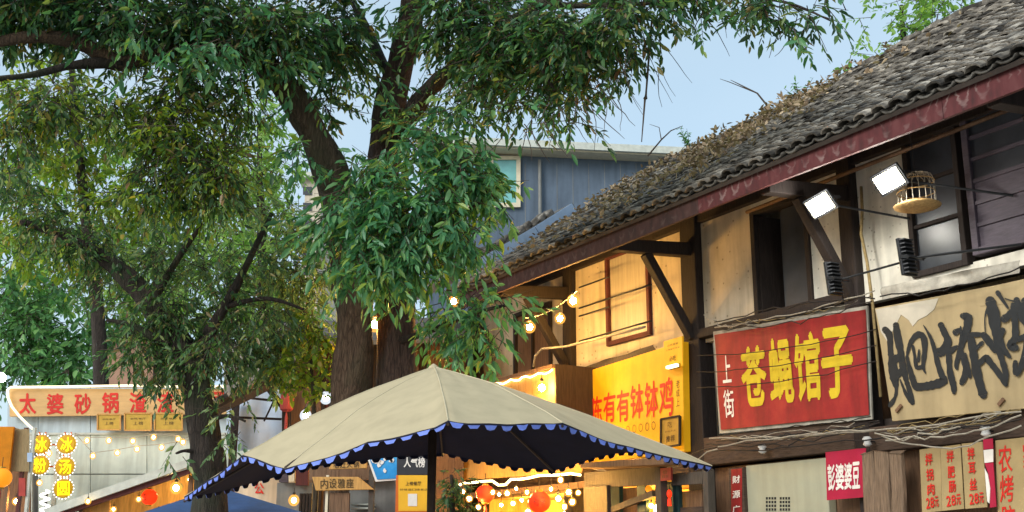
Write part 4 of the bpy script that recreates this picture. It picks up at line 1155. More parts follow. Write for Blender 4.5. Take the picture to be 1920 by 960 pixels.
# warm room behind the opening
rm_ = thing('stall_room', W(14.2, -1, 0), 'warm brown boarded stall interior glowing behind the red lanterns', 'stall')
MB().fbox(11.27, 16.39, -0.9, -0.84, 0, 2.5).build('back_wall', MAT['interior'], rm_)
MB().fbox(11.2, 11.26, -1.43, -0.12, 0, 2.6).build('side_wall', MAT['interior'], rm_)
MB().fbox(16.4, 16.46, -1.43, -0.12, 0, 2.6).build('side_wall', MAT['interior'], rm_)
MB().fbox(11.27, 16.39, -1.43, -0.13, 2.52, 2.57).build('ceiling', MAT['interior'], rm_)
for k in range(6): MB().fbox(12.3 + k * .62, 12.55 + k * .62, -0.835, -0.80, 1.75 + .1 * (k % 2), 2.2).build('added_gold_card', MAT[['poster_yellow', 'board_gold', 'card_menu'][k % 3]], rm_)  # cards added to make the dim stall look golden
def amber(name, col, k, clear):  # glow put into the glass, a halo round the bright core
    m, nt, b = nodes_of(name)
    N, L = nt.nodes, nt.links
    e = N.new('ShaderNodeEmission'); e.inputs['Color'].default_value = (*col, 1); e.inputs['Strength'].default_value = k
    tr = N.new('ShaderNodeBsdfTransparent')
    ms = N.new('ShaderNodeMixShader'); ms.inputs[0].default_value = clear
    L.new(e.outputs[0], ms.inputs[1]); L.new(tr.outputs[0], ms.inputs[2]); L.new(ms.outputs[0], N['Material Output'].inputs['Surface'])
    return m
AMBER = amber('amber bulb halo glass', (1.0, 0.45, 0.07), 1.0, 0.55)
FROST = amber('frosted bulb halo glass', (0.85, 0.93, 1.0), 0.8, 0.55)
def globe(c, r, mat, t):
    o = MB().ball(c, r * 1.5, 1.05, 14, 10).build('globe', FROST if mat is G['bulb_white'] else AMBER, t, smooth=True)
    MB().ball(c, r * .72, 1.1, 8, 6).build('filament', mat, o, smooth=True)
def bulb(px, py, plane, r, mat, label, group, cord=0.12, name='hanging_bulb'):
    c = plane(px, py)
    t = thing(name, c, label, 'light bulb', group)
    globe(c, r, mat, t)
    MB().lathe(c + np.array((0, 0, r * 1.35)), [(r * .35, 0), (r * .45, r * .5), (r * .2, r * .9)], 8).build('socket', MAT['metal_dark'], t)
    MB().tube([c + np.array((0, 0, r * 1.6)), c + np.array((0, 0, r * 1.6 + cord))], 0.004, 4).build('cord', MAT['cable'], t)
    return t
FI = FacadePlane(1.0)
for k, (x, y, r, mt, lab) in enumerate([(924, 923, .028, 'stall', 'in front of the round red lantern by the pole'), (936, 927, .022, 'bulb', 'just beside the round red lantern'), (951, 925, .032, 'stall', 'between the two red lanterns, larger one'), (968, 916, .02, 'bulb', 'high between the two red lanterns'),
                                     (988, 923, .026, 'bulb', 'touching the lettered red lantern on its left'), (1033, 917, .024, 'bulb', 'touching the lettered red lantern on its right'), (1047, 935, .038, 'stall', 'low right of the lettered red lantern'), (1066, 923, .036, 'stall', 'large, near the grey board'),
                                     (1073, 941, .034, 'stall', 'lowest one by the grey board'), (1051, 900, .03, 'bulb', 'just under the light rope'), (1084, 924, .026, 'stall', 'nearest the grey board edge'), (880, 935, .035, 'stall', 'left of the round red lantern, added for brightness'), (868, 922, .03, 'stall', 'added for brightness, nearest the dark shrub'), (897, 951, .03, 'stall', 'added for brightness, below left of the round red lantern'), (962, 944, .03, 'stall', 'added for brightness, low between the two red lanterns'), (978, 938, .024, 'bulb', 'added for brightness, lower left of the lettered red lantern'), (1058, 950, .03, 'stall', 'added for brightness, at the bottom edge beside the lettered red lantern'), (940, 947, .026, 'bulb', 'added for brightness, low right of the round red lantern')]):  # bulbs after the grey board edge one are added to brighten the stall
    bulb(x, y, FI, r, G[mt], 'warm stall bulb ' + lab, 'stall bulbs', 0.10)
for k, (s_, v_, z_) in enumerate([(12.6, -.5, 2.25), (13.6, -.6, 2.3), (14.8, -.5, 2.25), (15.7, -.4, 2.3)]):  # bulbs added inside to brighten the stall walls
    c = W(s_, v_, z_)
    t = thing('added_bulb', c, ['first', 'second', 'third', 'fourth'][k] + ' added bare bulb under the stall ceiling, counted from the yellow board', 'light bulb', 'added stall ceiling bulbs')
    globe(c, .05, G['stall'], t)
    MB().tube([c + np.array((0, 0, .05)), (c[0], c[1], 2.52)], .006, 4).build('cord', MAT['cable'], t)
def lantern(px, py, plane, r, label, txt=None, mat='lantern_red', sq=0.92, group='red lanterns', tassel=True):
    c = plane(px, py)
    t = thing('lantern', c, label, 'lantern', group)
    n, mseg = 20, 10
    vs = []; fs = []
    for i in range(mseg + 1):
        a = math.pi * i / mseg
        for k in range(n):
            b = 2 * math.pi * k / n
            rr = max(0.02, r * math.sin(a)) * (1 - (0.03 if k % 2 else 0))
            vs.append((c[0] + rr * math.cos(b), c[1] + rr * math.sin(b), c[2] - r * sq * math.cos(a)))
    fs = [(i * n + k, i * n + (k + 1) % n, (i + 1) * n + (k + 1) % n, (i + 1) * n + k) for i in range(mseg) for k in range(n)]
    MB().add(vs, fs).build('body', MAT[mat], t, smooth=True)
    for z, h in ((r * sq - .01, .025), (-r * sq - .015, .025)):
        MB().lathe(c + np.array((0, 0, z)), [(r * .32, 0), (r * .34, h * .5), (r * .32, h)], 14).build('collar', MAT['gold_plaque'], t)
    MB().tube([c + np.array((0, 0, r * sq)), c + np.array((0, 0, r * sq + .16))], 0.005, 4).build('cord', MAT['cable'], t)
    if tassel: MB().lathe(c + np.array((0, 0, -r * sq - .15)), [(0.025, 0), (0.022, .07), (0.008, .13)], 8).build('tassel', MAT['lantern_dull'], t)
    if txt:
        lm = MB()
        for i, ch in enumerate(txt):
            uv, fs = glyph(ch, 0); vv = []
            for a, b in uv:
                ang = -math.pi / 2 + (-0.55 + 0.6 * i + 0.5 * a); zz = (b - .5) * r * .9
                rr = math.sqrt(max(0, r * r - (zz / sq) ** 2)) + .006
                vv.append((c[0] + rr * math.cos(ang), c[1] + rr * math.sin(ang), c[2] + zz))
            lm.add(vv, fs)
        lm.build('lettering', MAT['black_ink'], t)
    return t
FL = FacadePlane(0.9)
lantern(910, 926, FL, 0.135, 'round glowing red lantern beside the umbrella pole', None)
lantern(1011, 941, FL, 0.150, 'round glowing red lantern with black characters', '福来')
rope = [(853, 914), (868, 907), (885, 904), (905, 902), (923, 903), (935, 909), (948, 908), (958, 900), (975, 898), (992, 895), (1010, 893), (1030, 891), (1050, 889), (1070, 889), (1088, 891)]
tag(MB().tube([FL(x, y) + np.array((0, 0, .01 * math.sin(i * 2))) for i, (x, y) in enumerate(rope)], 0.016, 6).build('light_rope', G['strip'], None, smooth=True), 'bright warm light rope swagging above the red lanterns', 'light rope')
t = thing('stall_valance', FI(900, 872), 'golden cloth valance hanging inside the lit stall', 'valance')
m, f, d = wavy_sheet([(838, 846), (1090, 846), (1090, 886), (838, 902)], FacadePlane(0.50), 30, 4, 0.02, seed=12)
m.build('cloth', MAT['board_gold'], t, smooth=True)
MB().fbox(sx(1090, 880, .6), sx(835, 880, .6), 0.42, 0.48, 2.50, 2.58).build('rail', MAT['board_brown'], t)
# timber counter front to the right of the stall
FB = FacadePlane(0.55)
ct = thing('stall_booth', FB(1200, 960) * np.array((1, 1, 0)), 'weathered timber booth with green posts below the yellow board', 'booth')
def bpart(name, mat, x0, y0, x1, y1, v, th=0.05, dy=None):
    pl = FacadePlane(v); k = -0.075
    q = [(x0, y0), (x1, y0 + (x1 - x0) * k), (x1, y1 + (x1 - x0) * k * 0.6), (x0, y1)]
    return panel(MB(), q, pl, th).build(name, MAT[mat], ct, bevel=0.005)
def bpost(name, mat, x0, x1, yt, v, th=0.06):
    a, b = sx(x1, 930, v), sx(x0, 930, v)
    return MB().fbox(a, b, v - th, v, 0, zx(x0, yt, v)).build(name, MAT[mat], ct, bevel=0.006)
bpart('roof_board', 'board_brown', 1088, 868, 1245, 878, 0.95, 0.35)
bpart('header_board', 'grey_board', 1095, 886, 1232, 915, 0.56)
bpart('header_board', 'grey_board', 1259, 888, 1316, 910, 0.56)
bpost('side_panel', 'grey_board', 1094, 1138, 914, 0.62)
bpost('post', 'grey_board', 1229, 1239, 876, 0.66, 0.1)
bpost('green_post', 'green_paint', 1194, 1210, 910, 0.50)
bpost('green_post', 'green_paint', 1241, 1262, 905, 0.50)
bpost('green_post', 'green_paint', 1262, 1272, 905, 0.46)
bpost('back_panel', 'green_paint', 1139, 1162, 912, 0.2)
bpost('back_panel', 'board_brown', 1162, 1193, 916, 0.15)
bpost('cabinet', 'board_brown', 1273, 1316, 922, 0.35)
bpost('cabinet_shelf', 'beam', 1272, 1316, 952, 0.44)
bpost('post', 'grey_board', 1318, 1328, 880, 0.6, 0.1)
MB().bar(FB(1143, 958), FB(1226, 925), 0.05, 0.07).build('slanted_rail', MAT['grey_board'], ct)
plaque('note', [(1238, 878), (1258, 876), (1258, 900), (1238, 902)], FacadePlane(0.68), 'small pink paper note pinned on the booth post', 'lantern_dull', [('价', .25, .2, .75, .5, 0), ('目表', .2, .58, .8, .8, 0)], cat='note')
lantern(1215, 917, FacadePlane(0.45), 0.05, 'tiny square orange lantern inside the booth', None, 'lantern_orange', 0.9, 'small lanterns', False)
t = thing('red_tassel', FB(1255, 928), 'small red knot tassel hanging on the green posts', 'tassel')
MB().ball(FacadePlane(.6)(1255, 926), 0.03, 1.6).build('knot', MAT['lantern_red'], t, smooth=True)
MB().lathe(FacadePlane(.6)(1255, 942), [(0.025, -.04), (0.02, .03), (0.006, .06)], 8).build('fringe', MAT['lantern_red'], t)
MB().tube([FacadePlane(.6)(1255, 922), FacadePlane(.6)(1255, 906)], 0.004, 4).build('cord', MAT['cable'], t)
bulb(1221, 948, FacadePlane(0.42), 0.03, G['stall'], 'warm bulb under the tiny orange lantern in the booth', 'stall bulbs', 0.05)
# orange bulbs under the eave and on the stall front
bulb(1075, 564, FacadePlane(1.0), 0.055, G['bulb'], 'orange bulb highest of three under the eave by the curtained window', 'eave bulbs', 0.25)
bulb(1050, 597, FacadePlane(1.0), 0.048, G['bulb'], 'orange bulb middle of three under the eave', 'eave bulbs', 0.1)
bulb(993, 613, FacadePlane(1.0), 0.055, G['bulb'], 'orange bulb lowest of three under the eave', 'eave bulbs', 0.4)
bulb(1016, 727, FacadePlane(0.95), 0.058, G['bulb'], 'large warm bulb on the golden stall front', 'eave bulbs', 0.1)
bulb(851, 565, DepthPlane(13.6), 0.045, G['bulb'], 'warm bulb glowing among the leaves right of the trunk', 'tree bulbs', 0.15)
bulb(1186, 842, FacadePlane(0.95), 0.03, G['stall'], 'warm bulb tucked behind the umbrella edge below the yellow board', 'eave bulbs', 0.1)
pl = FacadePlane(1.0)
tag(MB().tube(droop(pl(985, 596), pl(1082, 545), 0.08, 10), 0.006, 4).build('bulb_cable', MAT['cable_pale']), 'pale cable carrying the three orange bulbs', 'cable')
# ================================================================ MARKET UMBRELLA
RIM = [(840, 787, 7.45, 1), (950, 786, 7.62, 0), (1055, 791, 7.9, 1), (1170, 827, 8.5, 0), (1335, 874, 9.4, 1), (1173, 838, 10.3, 0), (1040, 880, 10.9, 1), (940, 862, 11.0, 0), (830, 849, 11.0, 1), (690, 851, 10.8, 0),
       (575, 875, 10.5, 1), (480, 893, 10.2, 0), (345, 933, 9.4, 1), (400, 885, 8.8, 0), (455, 852, 8.4, 1), (535, 869, 8.0, 1), (690, 828, 7.65, 0)]
APX = P(813, 688, 9.2)
rim = [P(x, y, Y) for x, y, Y, c_ in RIM]
um = thing('market_umbrella', (APX[0], APX[1], 0), 'large beige market umbrella with blue pennant edge and dark lining', 'umbrella')
R_ = []; corner = []
nr = len(rim)
for i in range(nr):
    for k in range(6):
        u = k / 6
        p0, p1, p2, p3 = rim[i - 1], rim[i], rim[(i + 1) % nr], rim[(i + 2) % nr]
        kk = 0.35
        m1 = kk * (p2 - p0) * (0 if RIM[i][3] else 1) + (p2 - p1) * (1 if RIM[i][3] else 0) * 0.9
        m2 = kk * (p3 - p1) * (0 if RIM[(i + 1) % nr][3] else 1) + (p2 - p1) * (1 if RIM[(i + 1) % nr][3] else 0) * 0.9
        h00, h10, h01, h11 = 2 * u ** 3 - 3 * u ** 2 + 1, u ** 3 - 2 * u ** 2 + u, -2 * u ** 3 + 3 * u ** 2, u ** 3 - u ** 2
        R_.append(p1 * h00 + m1 * h10 + p2 * h01 + m2 * h11)
        corner.append(RIM[i][3] if k == 0 else 0)
NR_ = len(R_); NRAD = 9
def canopy(off):
    vs = [APX + np.array((0, 0, -off))]
    for j in range(1, NRAD + 1):
        u = j / NRAD
        for i, p in enumerate(R_):
            q = APX * (1 - u) + p * u
            q = q + np.array((0, 0, 0.055 * math.sin(math.pi * u) - off + 0.0035 * math.sin(i * 1.3 + j) + 0.006 * math.sin(i * .47 + j * 1.9) * u))
            # fabric slack between the ribs
            ph = math.sin(math.pi * ((i % 12) / 12.0))
            q = q + np.array((0, 0, -0.035 * ph * u * u))
            vs.append(q)
    fs = [(0, 1 + i, 1 + (i + 1) % NR_) for i in range(NR_)]
    for j in range(NRAD - 1):
        for i in range(NR_):
            a = 1 + j * NR_
            fs.append((a + i, a + NR_ + i, a + NR_ + (i + 1) % NR_, a + (i + 1) % NR_))
    return vs, fs
vs, fs = canopy(0.0)
co = MB().add(vs, fs).build('canopy', MAT['canvas'], um, smooth=True)
top_rim = vs[-NR_:]
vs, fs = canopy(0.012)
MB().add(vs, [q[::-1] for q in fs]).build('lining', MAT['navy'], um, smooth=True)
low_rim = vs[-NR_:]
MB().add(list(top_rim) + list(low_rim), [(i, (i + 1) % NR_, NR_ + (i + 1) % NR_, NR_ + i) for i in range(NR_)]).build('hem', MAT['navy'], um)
# pennants hang from the hem
acc = 0.0; start = 0.0
seg = [np.linalg.norm(low_rim[(i + 1) % NR_] - low_rim[i]) for i in range(NR_)]
tot = sum(seg); cum = np.concatenate(([0], np.cumsum(seg)))
def rim_at(d_):
    d_ = d_ % tot
    i = min(NR_ - 1, int(np.searchsorted(cum, d_, side='right')) - 1)
    u = (d_ - cum[i]) / seg[i]
    return low_rim[i] * (1 - u) + low_rim[(i + 1) % NR_] * u
npn = int(tot / 0.118); stp = tot / npn
cen = sum(R_) / NR_
for k in range(npn):
    a, b, c_ = rim_at(k * stp + .012), rim_at((k + 1) * stp - .012), rim_at((k + .5) * stp)
    inn = cen - c_; inn[2] = 0; inn /= np.linalg.norm(inn)
    tip = c_ + np.array((0, 0, -0.028 + random.uniform(-.012, .009))) + inn * random.uniform(-0.01, 0.02)
    ml, mr_ = a * .55 + tip * .45 + np.array((0, 0, -.012)), b * .55 + tip * .45 + np.array((0, 0, -.012))
    up_ = np.array((0, 0, .006))
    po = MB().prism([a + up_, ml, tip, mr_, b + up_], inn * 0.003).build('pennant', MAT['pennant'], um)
    po.data.materials.append(MAT['navy']); po.data.polygons[1].material_index = 1  # inner face navy, the shade inside put into its colour
for i in range(NR_):
    if corner[i]:
        MB().tube([APX + np.array((0, 0, -.06)), (APX + R_[i]) / 2 + np.array((0, 0, .02)), R_[i] + np.array((0, 0, -.03))], 0.010, 6).build('rib', MAT['pole_brown'], um)
for i in range(NR_):                                     # stitched seams on top of the canopy
    if corner[i]:
        sp_ = [co.data.vertices[1 + j * NR_ + i].co + origin_of(um) + Vector((0, 0, .001)) for j in range(NRAD)]
        MB().tube([Vector(APX) + Vector((0, 0, .001))] + sp_, 0.0045, 5).build('seam', MAT['seam_tape'], um)
MB().tube([(APX[0], APX[1], 0.0), (APX[0], APX[1], 1.5), (APX[0], APX[1], APX[2] - .03)], 0.034, 12).build('pole', MAT['pole_brown'], um, smooth=True)
MB().lathe((APX[0], APX[1], APX[2] - .02), [(0.05, 0), (0.04, .02), (0.02, .035), (0.008, .045)], 12).build('finial', MAT['canvas'], um, smooth=True)
MB().lathe((APX[0], APX[1], 0.003), [(0.35, 0), (0.33, .08), (0.06, .10), (0.06, .3)], 20).build('base', MAT['metal_dark'], um)
# ================================================================ PLACARD AND STALL THINGS BEHIND THE UMBRELLA
D1p = DepthPlane(11.6)
t = thing('placard_stand', D1p(776, 960) * np.array((1, 1, 0)), 'tall standing placard, charcoal top and yellow poster, beside the umbrella pole', 'placard')
prect(MB(), 744, 852, 808, 890, D1p, 0.04).build('header_panel', MAT['blackboard'], t)
a, b = D1p(742, 915), D1p(809, 915)
MB().box(a[0], b[0], 11.605, 11.645, 0.05, D1p(776, 891)[2]).build('back_panel', MAT['orange_frame'], t)
prect(MB(), 747, 891, 805, 958, D1p, 0.003).build('poster', MAT['poster_yellow'], t)
write(MB(), '人气榜', rect(757, 858, 797, 876), D1p, 0.004, 0.03, gap=.05).build('lettering', MAT['white_print'], t)
write(MB(), '上榜餐厅', rect(760, 903, 790, 910), D1p, 0.004, 0.01).build('lettering', MAT['dark_print'], t)
write(MB(), '好味道口碑老店', rect(749, 916, 803, 920), D1p, 0.004, 0.0).build('lettering', MAT['dark_print'], t)
prect(MB(), 765, 926, 782, 949, D1p, 0.003, 0.004).build('white_label', MAT['white_print'], t)
MB().box(a[0] - .04, b[0] + .04, 11.5, 11.8, 0.0, 0.05).build('foot', MAT['metal_dark'], t)
# wooden name boards, poster and shelf behind
DB = DepthPlane(12.3)
def woodsign(q, label, txt, tq):
    t = thing('name_board', center(q, DB), label, 'sign', 'wooden name boards')
    panel(MB(), q, DB, 0.04).build('board', MAT['board_gold'], t, bevel=0.006)
    write(MB(), txt, tq, DB, 0.005, 0.01, wob=.04).build('lettering', MAT['dark_print'], t)
    c0, c1 = DB(*q[0]), DB(*q[1])
    return t
wk = thing('wooden_kiosk', DB(645, 960) * np.array((1, 1, 0)), 'wooden kiosk frame with brown door carrying the two name boards', 'kiosk')
for x0, x1, yt, mt in ((609, 614, 890, 'cream_trim'), (617, 654, 924, 'board_brown'), (690, 700, 880, 'grey_board')):
    aa, bb = DB(x0, 920), DB(x1, 920)
    MB().box(aa[0], bb[0], 12.35, 12.42, 0, DB(x0, yt)[2]).build('upright', MAT[mt], wk)
prect(MB(), 580, 872, 745, 900, DepthPlane(12.6), .05).build('shelf_back', MAT['board_brown'], wk)
prect(MB(), 655, 900, 742, 960, DepthPlane(12.72), .05).build('back_panel', MAT['grey_wall'], wk)
for y in (944, 951): prect(MB(), 658, y, 700, y + 3, DepthPlane(12.5), .2).build('shelf', MAT['trim_pale'], wk)
woodsign([(617, 866), (688, 860), (688, 878), (617, 880)], 'upper small wooden name board under the umbrella edge', '老灶火锅', [(624, 866), (674, 862), (674, 876), (624, 878)])
woodsign([(585, 894), (672, 894), (702, 918), (592, 920)], 'lower arrow shaped wooden name board under the umbrella edge', '内设雅座', [(600, 898), (664, 898), (664, 915), (600, 916)])
t = thing('blue_poster', DB(716, 882), 'bright blue poster with white splashes beside the placard', 'poster')
panel(MB(), [(689, 860), (745, 850), (745, 900), (704, 903)], DepthPlane(12.1), .012).build('frame', MAT['white_print'], t)
panel(MB(), [(693, 861), (744, 853), (744, 897), (707, 899)], DepthPlane(12.09), .005).build('print', MAT['poster_blue'], t)
sp = MB()
for k in range(9):
    x, y = 700 + random.uniform(0, 36), 860 + random.uniform(0, 24)
    sp.prism([DepthPlane(12.08)(x + random.uniform(2, 5) * math.cos(a), y + random.uniform(2, 6) * math.sin(a)) for a in np.linspace(0, 6, 7)], (0, .002, 0))
sp.build('white_print', MAT['white_print'], t)
# dark bushy potted shrub right of the pole is made with the trees below
# ================================================================ HOUSE BEHIND THE TRUNKS
hb = thing('lattice_house', P(690, 900, 18) * np.array((1, 1, 0)), 'dark timber house with lattice windows behind the two trunks', 'house')
DH = DepthPlane(18.0)
depth_box(MB(), 540, 640, 870, 900, 18.0, 4, True).build('wall', MAT['board_brown'], hb)
for x in (545, 600, 700, 790):
    aa, bb = DH(x, 800), DH(x + 9, 800)
    MB().box(aa[0], bb[0], 17.9, 17.998, 0, DH(x, 642)[2]).build('post', MAT['post'], hb)
for (x0, x1) in ((612, 640), (664, 690), (709, 738), (745, 785)):
    w = MB()
    aa, bb = DH(x0, 740), DH(x1, 740); zt, zb = DH(x0, 668)[2], DH(x0, 800)[2]
    w.box(aa[0], aa[0] + .035, 17.93, 17.997, zb, zt); w.box(bb[0] - .035, bb[0], 17.93, 17.997, zb, zt)
    w.box(aa[0] + .035, bb[0] - .035, 17.93, 17.997, zb, zb + .04); w.box(aa[0] + .035, bb[0] - .035, 17.93, 17.997, zt - .04, zt)
    wo = w.build('window', MAT['dark_red_wood'], hb)
    MB().box(aa[0] + .036, bb[0] - .036, 17.97, 17.99, zb + .041, zt - .041).build('pane', MAT['shutter'], wo)
    mid = (aa[0] + bb[0]) / 2
    MB().box(mid - .015, mid + .015, 17.94, 17.968, zb + .04, zt - .04).build('mullion', MAT['dark_red_wood'], wo)
    for j in range(1, 4):
        zz = zb + (zt - zb) * j / 4
        MB().box(aa[0] + .035, bb[0] - .035, 17.945, 17.966, zz - .012, zz + .012).build('glazing_bar', MAT['dark_red_wood'], wo)
MB().prism([P(520, 652, 17.2), P(890, 640, 17.2), P(890, 600, 19.6), P(520, 612, 19.6)], (0, 0, .07)).build('roof', MAT['tile_dark'], hb)
# gable roofed shed with tarpaulin, left of the trunks
gs = thing('tarpaulin_shed', P(520, 900, 16) * np.array((1, 1, 0)), 'shed with sloping tiled verge and pale blue plastic sheet wall', 'shed')
DG = DepthPlane(16.0)
m, f, d = wavy_sheet([(425, 752), (540, 690), (545, 830), (425, 850)], DepthPlane(16.4), 14, 10, 0.03, seed=21)
m.build('plastic_sheet', MAT['sheet_white'], gs, smooth=True)
panel(MB(), [(420, 640), (560, 640), (560, 700), (420, 770)], DepthPlane(17.4), .1).build('grey_wall', MAT['grey_wall'], gs)
for k in range(15):
    x = 372 + k * 15.5; y = 776 - k * 7.6
    MB().bar(P(x, y, 15.6), P(x + 17, y - 8.6, 15.6), 0.5, 0.07).build('verge_tile', MAT['tile'], gs, bevel=0.015)
MB().bar(P(370, 786, 15.7), P(606, 672, 15.7), 0.4, 0.06).build('verge_board', MAT['grey_board'], gs)
for (x0, y0, x1, y1, w) in ((500, 724, 530, 762, .08), (536, 700, 536, 860, .09), (428, 742, 520, 752, .03), (430, 782, 528, 786, .03), (495, 790, 518, 742, .02), (500, 724, 640, 720, .08), (640, 700, 640, 860, .07)):
    MB().bar(DG(x0, y0), DG(x1, y1), w, w).build('timber', MAT['post'], gs)
aa = DG(536, 860); MB().box(aa[0] - .045, aa[0] + .045, 15.955, 16.045, 0, aa[2]).build('timber', MAT['post'], gs)
aa = DG(428, 860); MB().box(aa[0] - .045, aa[0] + .045, 16.2, 16.29, 0, DG(428, 745)[2]).build('timber', MAT['post'], gs)
prect(MB(), 546, 724, 600, 800, DepthPlane(16.6), .06).build('board_wall', MAT['board_brown'], gs)
t = thing('paper_lantern', DepthPlane(15.2)(538, 752), 'faded red cylinder lantern hanging in front of the tarpaulin shed', 'lantern')
c = DepthPlane(15.2)(538, 752)
MB().lathe(c, [(0.05, -.135), (0.085, -.11), (0.088, 0), (0.085, .11), (0.05, .135)], 10).build('body', MAT['lantern_dull'], t)
MB().lathe(c + np.array((0, 0, .13)), [(0.06, 0), (0.06, .03)], 10).build('cap', MAT['metal_dark'], t)
MB().tube([c + np.array((0, 0, .15)), c + np.array((0, 0, .4))], .005, 4).build('cord', MAT['cable'], t)
MB().lathe(c + np.array((0, 0, -.36)), [(0.02, 0), (0.018, .15), (0.006, .22)], 8).build('tassel', MAT['lantern_dull'], t)
bulb(611, 746, DepthPlane(14.5), 0.052, G['bulb_white'], 'white bulb hanging left of the brown trunk', 'tree bulbs', 0.2)
bulb(573, 779, DepthPlane(14.5), 0.048, G['bulb_white'], 'white bulb just above the umbrella slope', 'tree bulbs', 0.2)
bulb(703, 608, DepthPlane(13.4), 0.06, G['bulb'], 'warm bulb glowing between the two trunks', 'tree bulbs', 0.2)
# ================================================================ PALE PANELLED SHOP WITH THE TAN BANNER
DW = DepthPlane(20.0)
ps = thing('panelled_shop', DW(220, 960) * np.array((1, 1, 0)), 'pale mint panelled shop wall under the tan banner', 'shop')
xs_ = [14, 72, 170, 276, 372, 470, 560]
ys_ = [(727, 812, 'panel_blue'), (814, 888, 'panel_wall'), (890, 1000, 'panel_wall'), (1002, 1100, 'panel_wall')]
for i in range(len(xs_) - 1):
    for (y0, y1, mt) in ys_:
        if i == 0 and y0 > 800: continue
        prect(MB(), xs_[i], y0, xs_[i + 1] - 1.2, y1, DW, .05).build('wall_panel', MAT[mt], ps)
aa, bb = DW(12, 800), DW(562, 800)
MB().box(aa[0], bb[0], 20.06, 24, 0, DW(200, 728)[2]).build('wall', MAT['grey_wall'], ps)
prect(MB(), 12, 811, 560, 815, DepthPlane(19.97), .04).build('trim_strip', MAT['trim_pale'], ps)
prect(MB(), 52, 816, 60, 1100, DepthPlane(19.96), .04).build('corner_trim', MAT['trim_pale'], ps)
DBn = DepthPlane(19.85)
q = [(18, 729), (446, 729), (446, 776), (18, 781)]
t = thing('tan_banner', center(q, DBn), 'long tan banner board with a row of red characters', 'banner')
panel(MB(), q, DBn, .06).build('board', MAT['banner_tan'], t)
write(MB(), '太婆砂锅渣渣', [(26, 740), (336, 736), (336, 773), (26, 777)], DBn, .006, .03, gap=.42, wob=.04).build('lettering', MAT['red_print'], t)
write(MB(), '面', [(398, 736), (428, 735), (428, 770), (398, 772)], DBn, .006, .03).build('lettering', MAT['red_print'], t)
tube = [(66, 808), (52, 796), (36, 780), (22, 762), (15, 745), (14, 731), (20, 726), (120, 725), (240, 723), (340, 725), (446, 724)]
tag(MB().tube([DepthPlane(19.78)(x, y) for x, y in tube], 0.020, 6).build('neon_tube', G['strip_soft'], None, smooth=True), 'cream neon tube framing the tan banner and curving to the round signs', 'neon tube')
for k, (x0, y0, x1, y1, lab) in enumerate([(183, 777, 226, 806, 'smallest, leftmost gold plaque under the tan banner'), (234, 775, 284, 807, 'middle gold plaque under the tan banner'), (290, 775, 342, 807, 'rightmost gold plaque under the tan banner')]):
    plaque('plaque', rect(x0, y0, x1, y1), DepthPlane(19.8), lab, 'gold_plaque', [('上榜', .3, .48, .7, .68, 0.0), ('必吃餐厅', .2, .26, .8, .36, 0)], fr='board_gold', group='gold plaques')
# round lit signs
DR = DepthPlane(19.3)
rs_ = [(77, 833, '冰', 'upper left'), (125, 833, '冰', 'upper right'), (75, 872, '粉', 'middle left'), (122, 875, '汤', 'middle right'), (119, 916, '圆', 'lowest')]
for (x, y, ch, lab) in rs_:
    c = DR(x, y)
    t = thing('round_sign', c, lab + ' round yellow lit sign with one character by the panelled wall', 'sign', 'round lit character signs')
    MB().lathe((c[0], c[1], c[2]), [(0.135, -.03), (0.15, -.02), (0.15, .03), (0.14, .04)], 24, 'y').build('disc', MAT['disc_brown'], t)
    DD = DepthPlane(19.3 - .034)
    write(MB(), ch, rect(x - 13, y - 13, x + 13, y + 13), DD, .004, .016).build('lettering', MAT['neon_yellow'], t)
    for k in range(20):
        a = 2 * math.pi * k / 20
        MB().ball(c + np.array((math.cos(a) * .168, -.01, math.sin(a) * .168)), .011, 1, 6, 4).build('bead_lamp', G['neon_white'], t)
    for sgn in (-1, 1): MB().bar(c + np.array((sgn * .05, .02, .13)), c + np.array((sgn * .05, .02, .20)), .02, .02).build('bracket', MAT['orange_frame'], t)
t = thing('sign_pole', DR(100, 960) * np.array((1, 1, 0)), 'thin pale pole carrying the round lit signs', 'pole')
aa = DR(100, 900); MB().box(aa[0] - .03, aa[0] + .03, 19.38, 19.44, 0, DR(100, 815)[2]).build('upright', MAT['trim_pale'], t)
for y in (833, 874): MB().bar(DR(77, y) + np.array((0, .08, 0)), DR(125, y) + np.array((0, .08, 0)), .025, .025).build('crossbar', MAT['orange_frame'], t)
MB().bar(DR(100, 916) + np.array((0, .08, 0)), DR(119, 916) + np.array((0, .08, 0)), .025, .025).build('crossbar', MAT['orange_frame'], t)
# white coil neon
DN = DepthPlane(18.8)
pts = []
for k in range(60):
    a = k * 0.62
    pts.append(DN(84 + 8.5 * math.sin(a) * 1.0, 919 + k * 1.35) + np.array((0, .05 * math.cos(a), 0)))
t = thing('coil_sign', DN(84, 990) * np.array((1, 1, 0)), 'white zigzag coil neon below the round signs', 'neon sign')
MB().tube(pts, 0.017, 5).build('tube', G['neon_white'], t, smooth=True)
MB().bar((pts[0][0], 18.9, 0), (pts[0][0], 18.9, pts[0][2]), .03, .03).build('stand', MAT['metal_dark'], t)
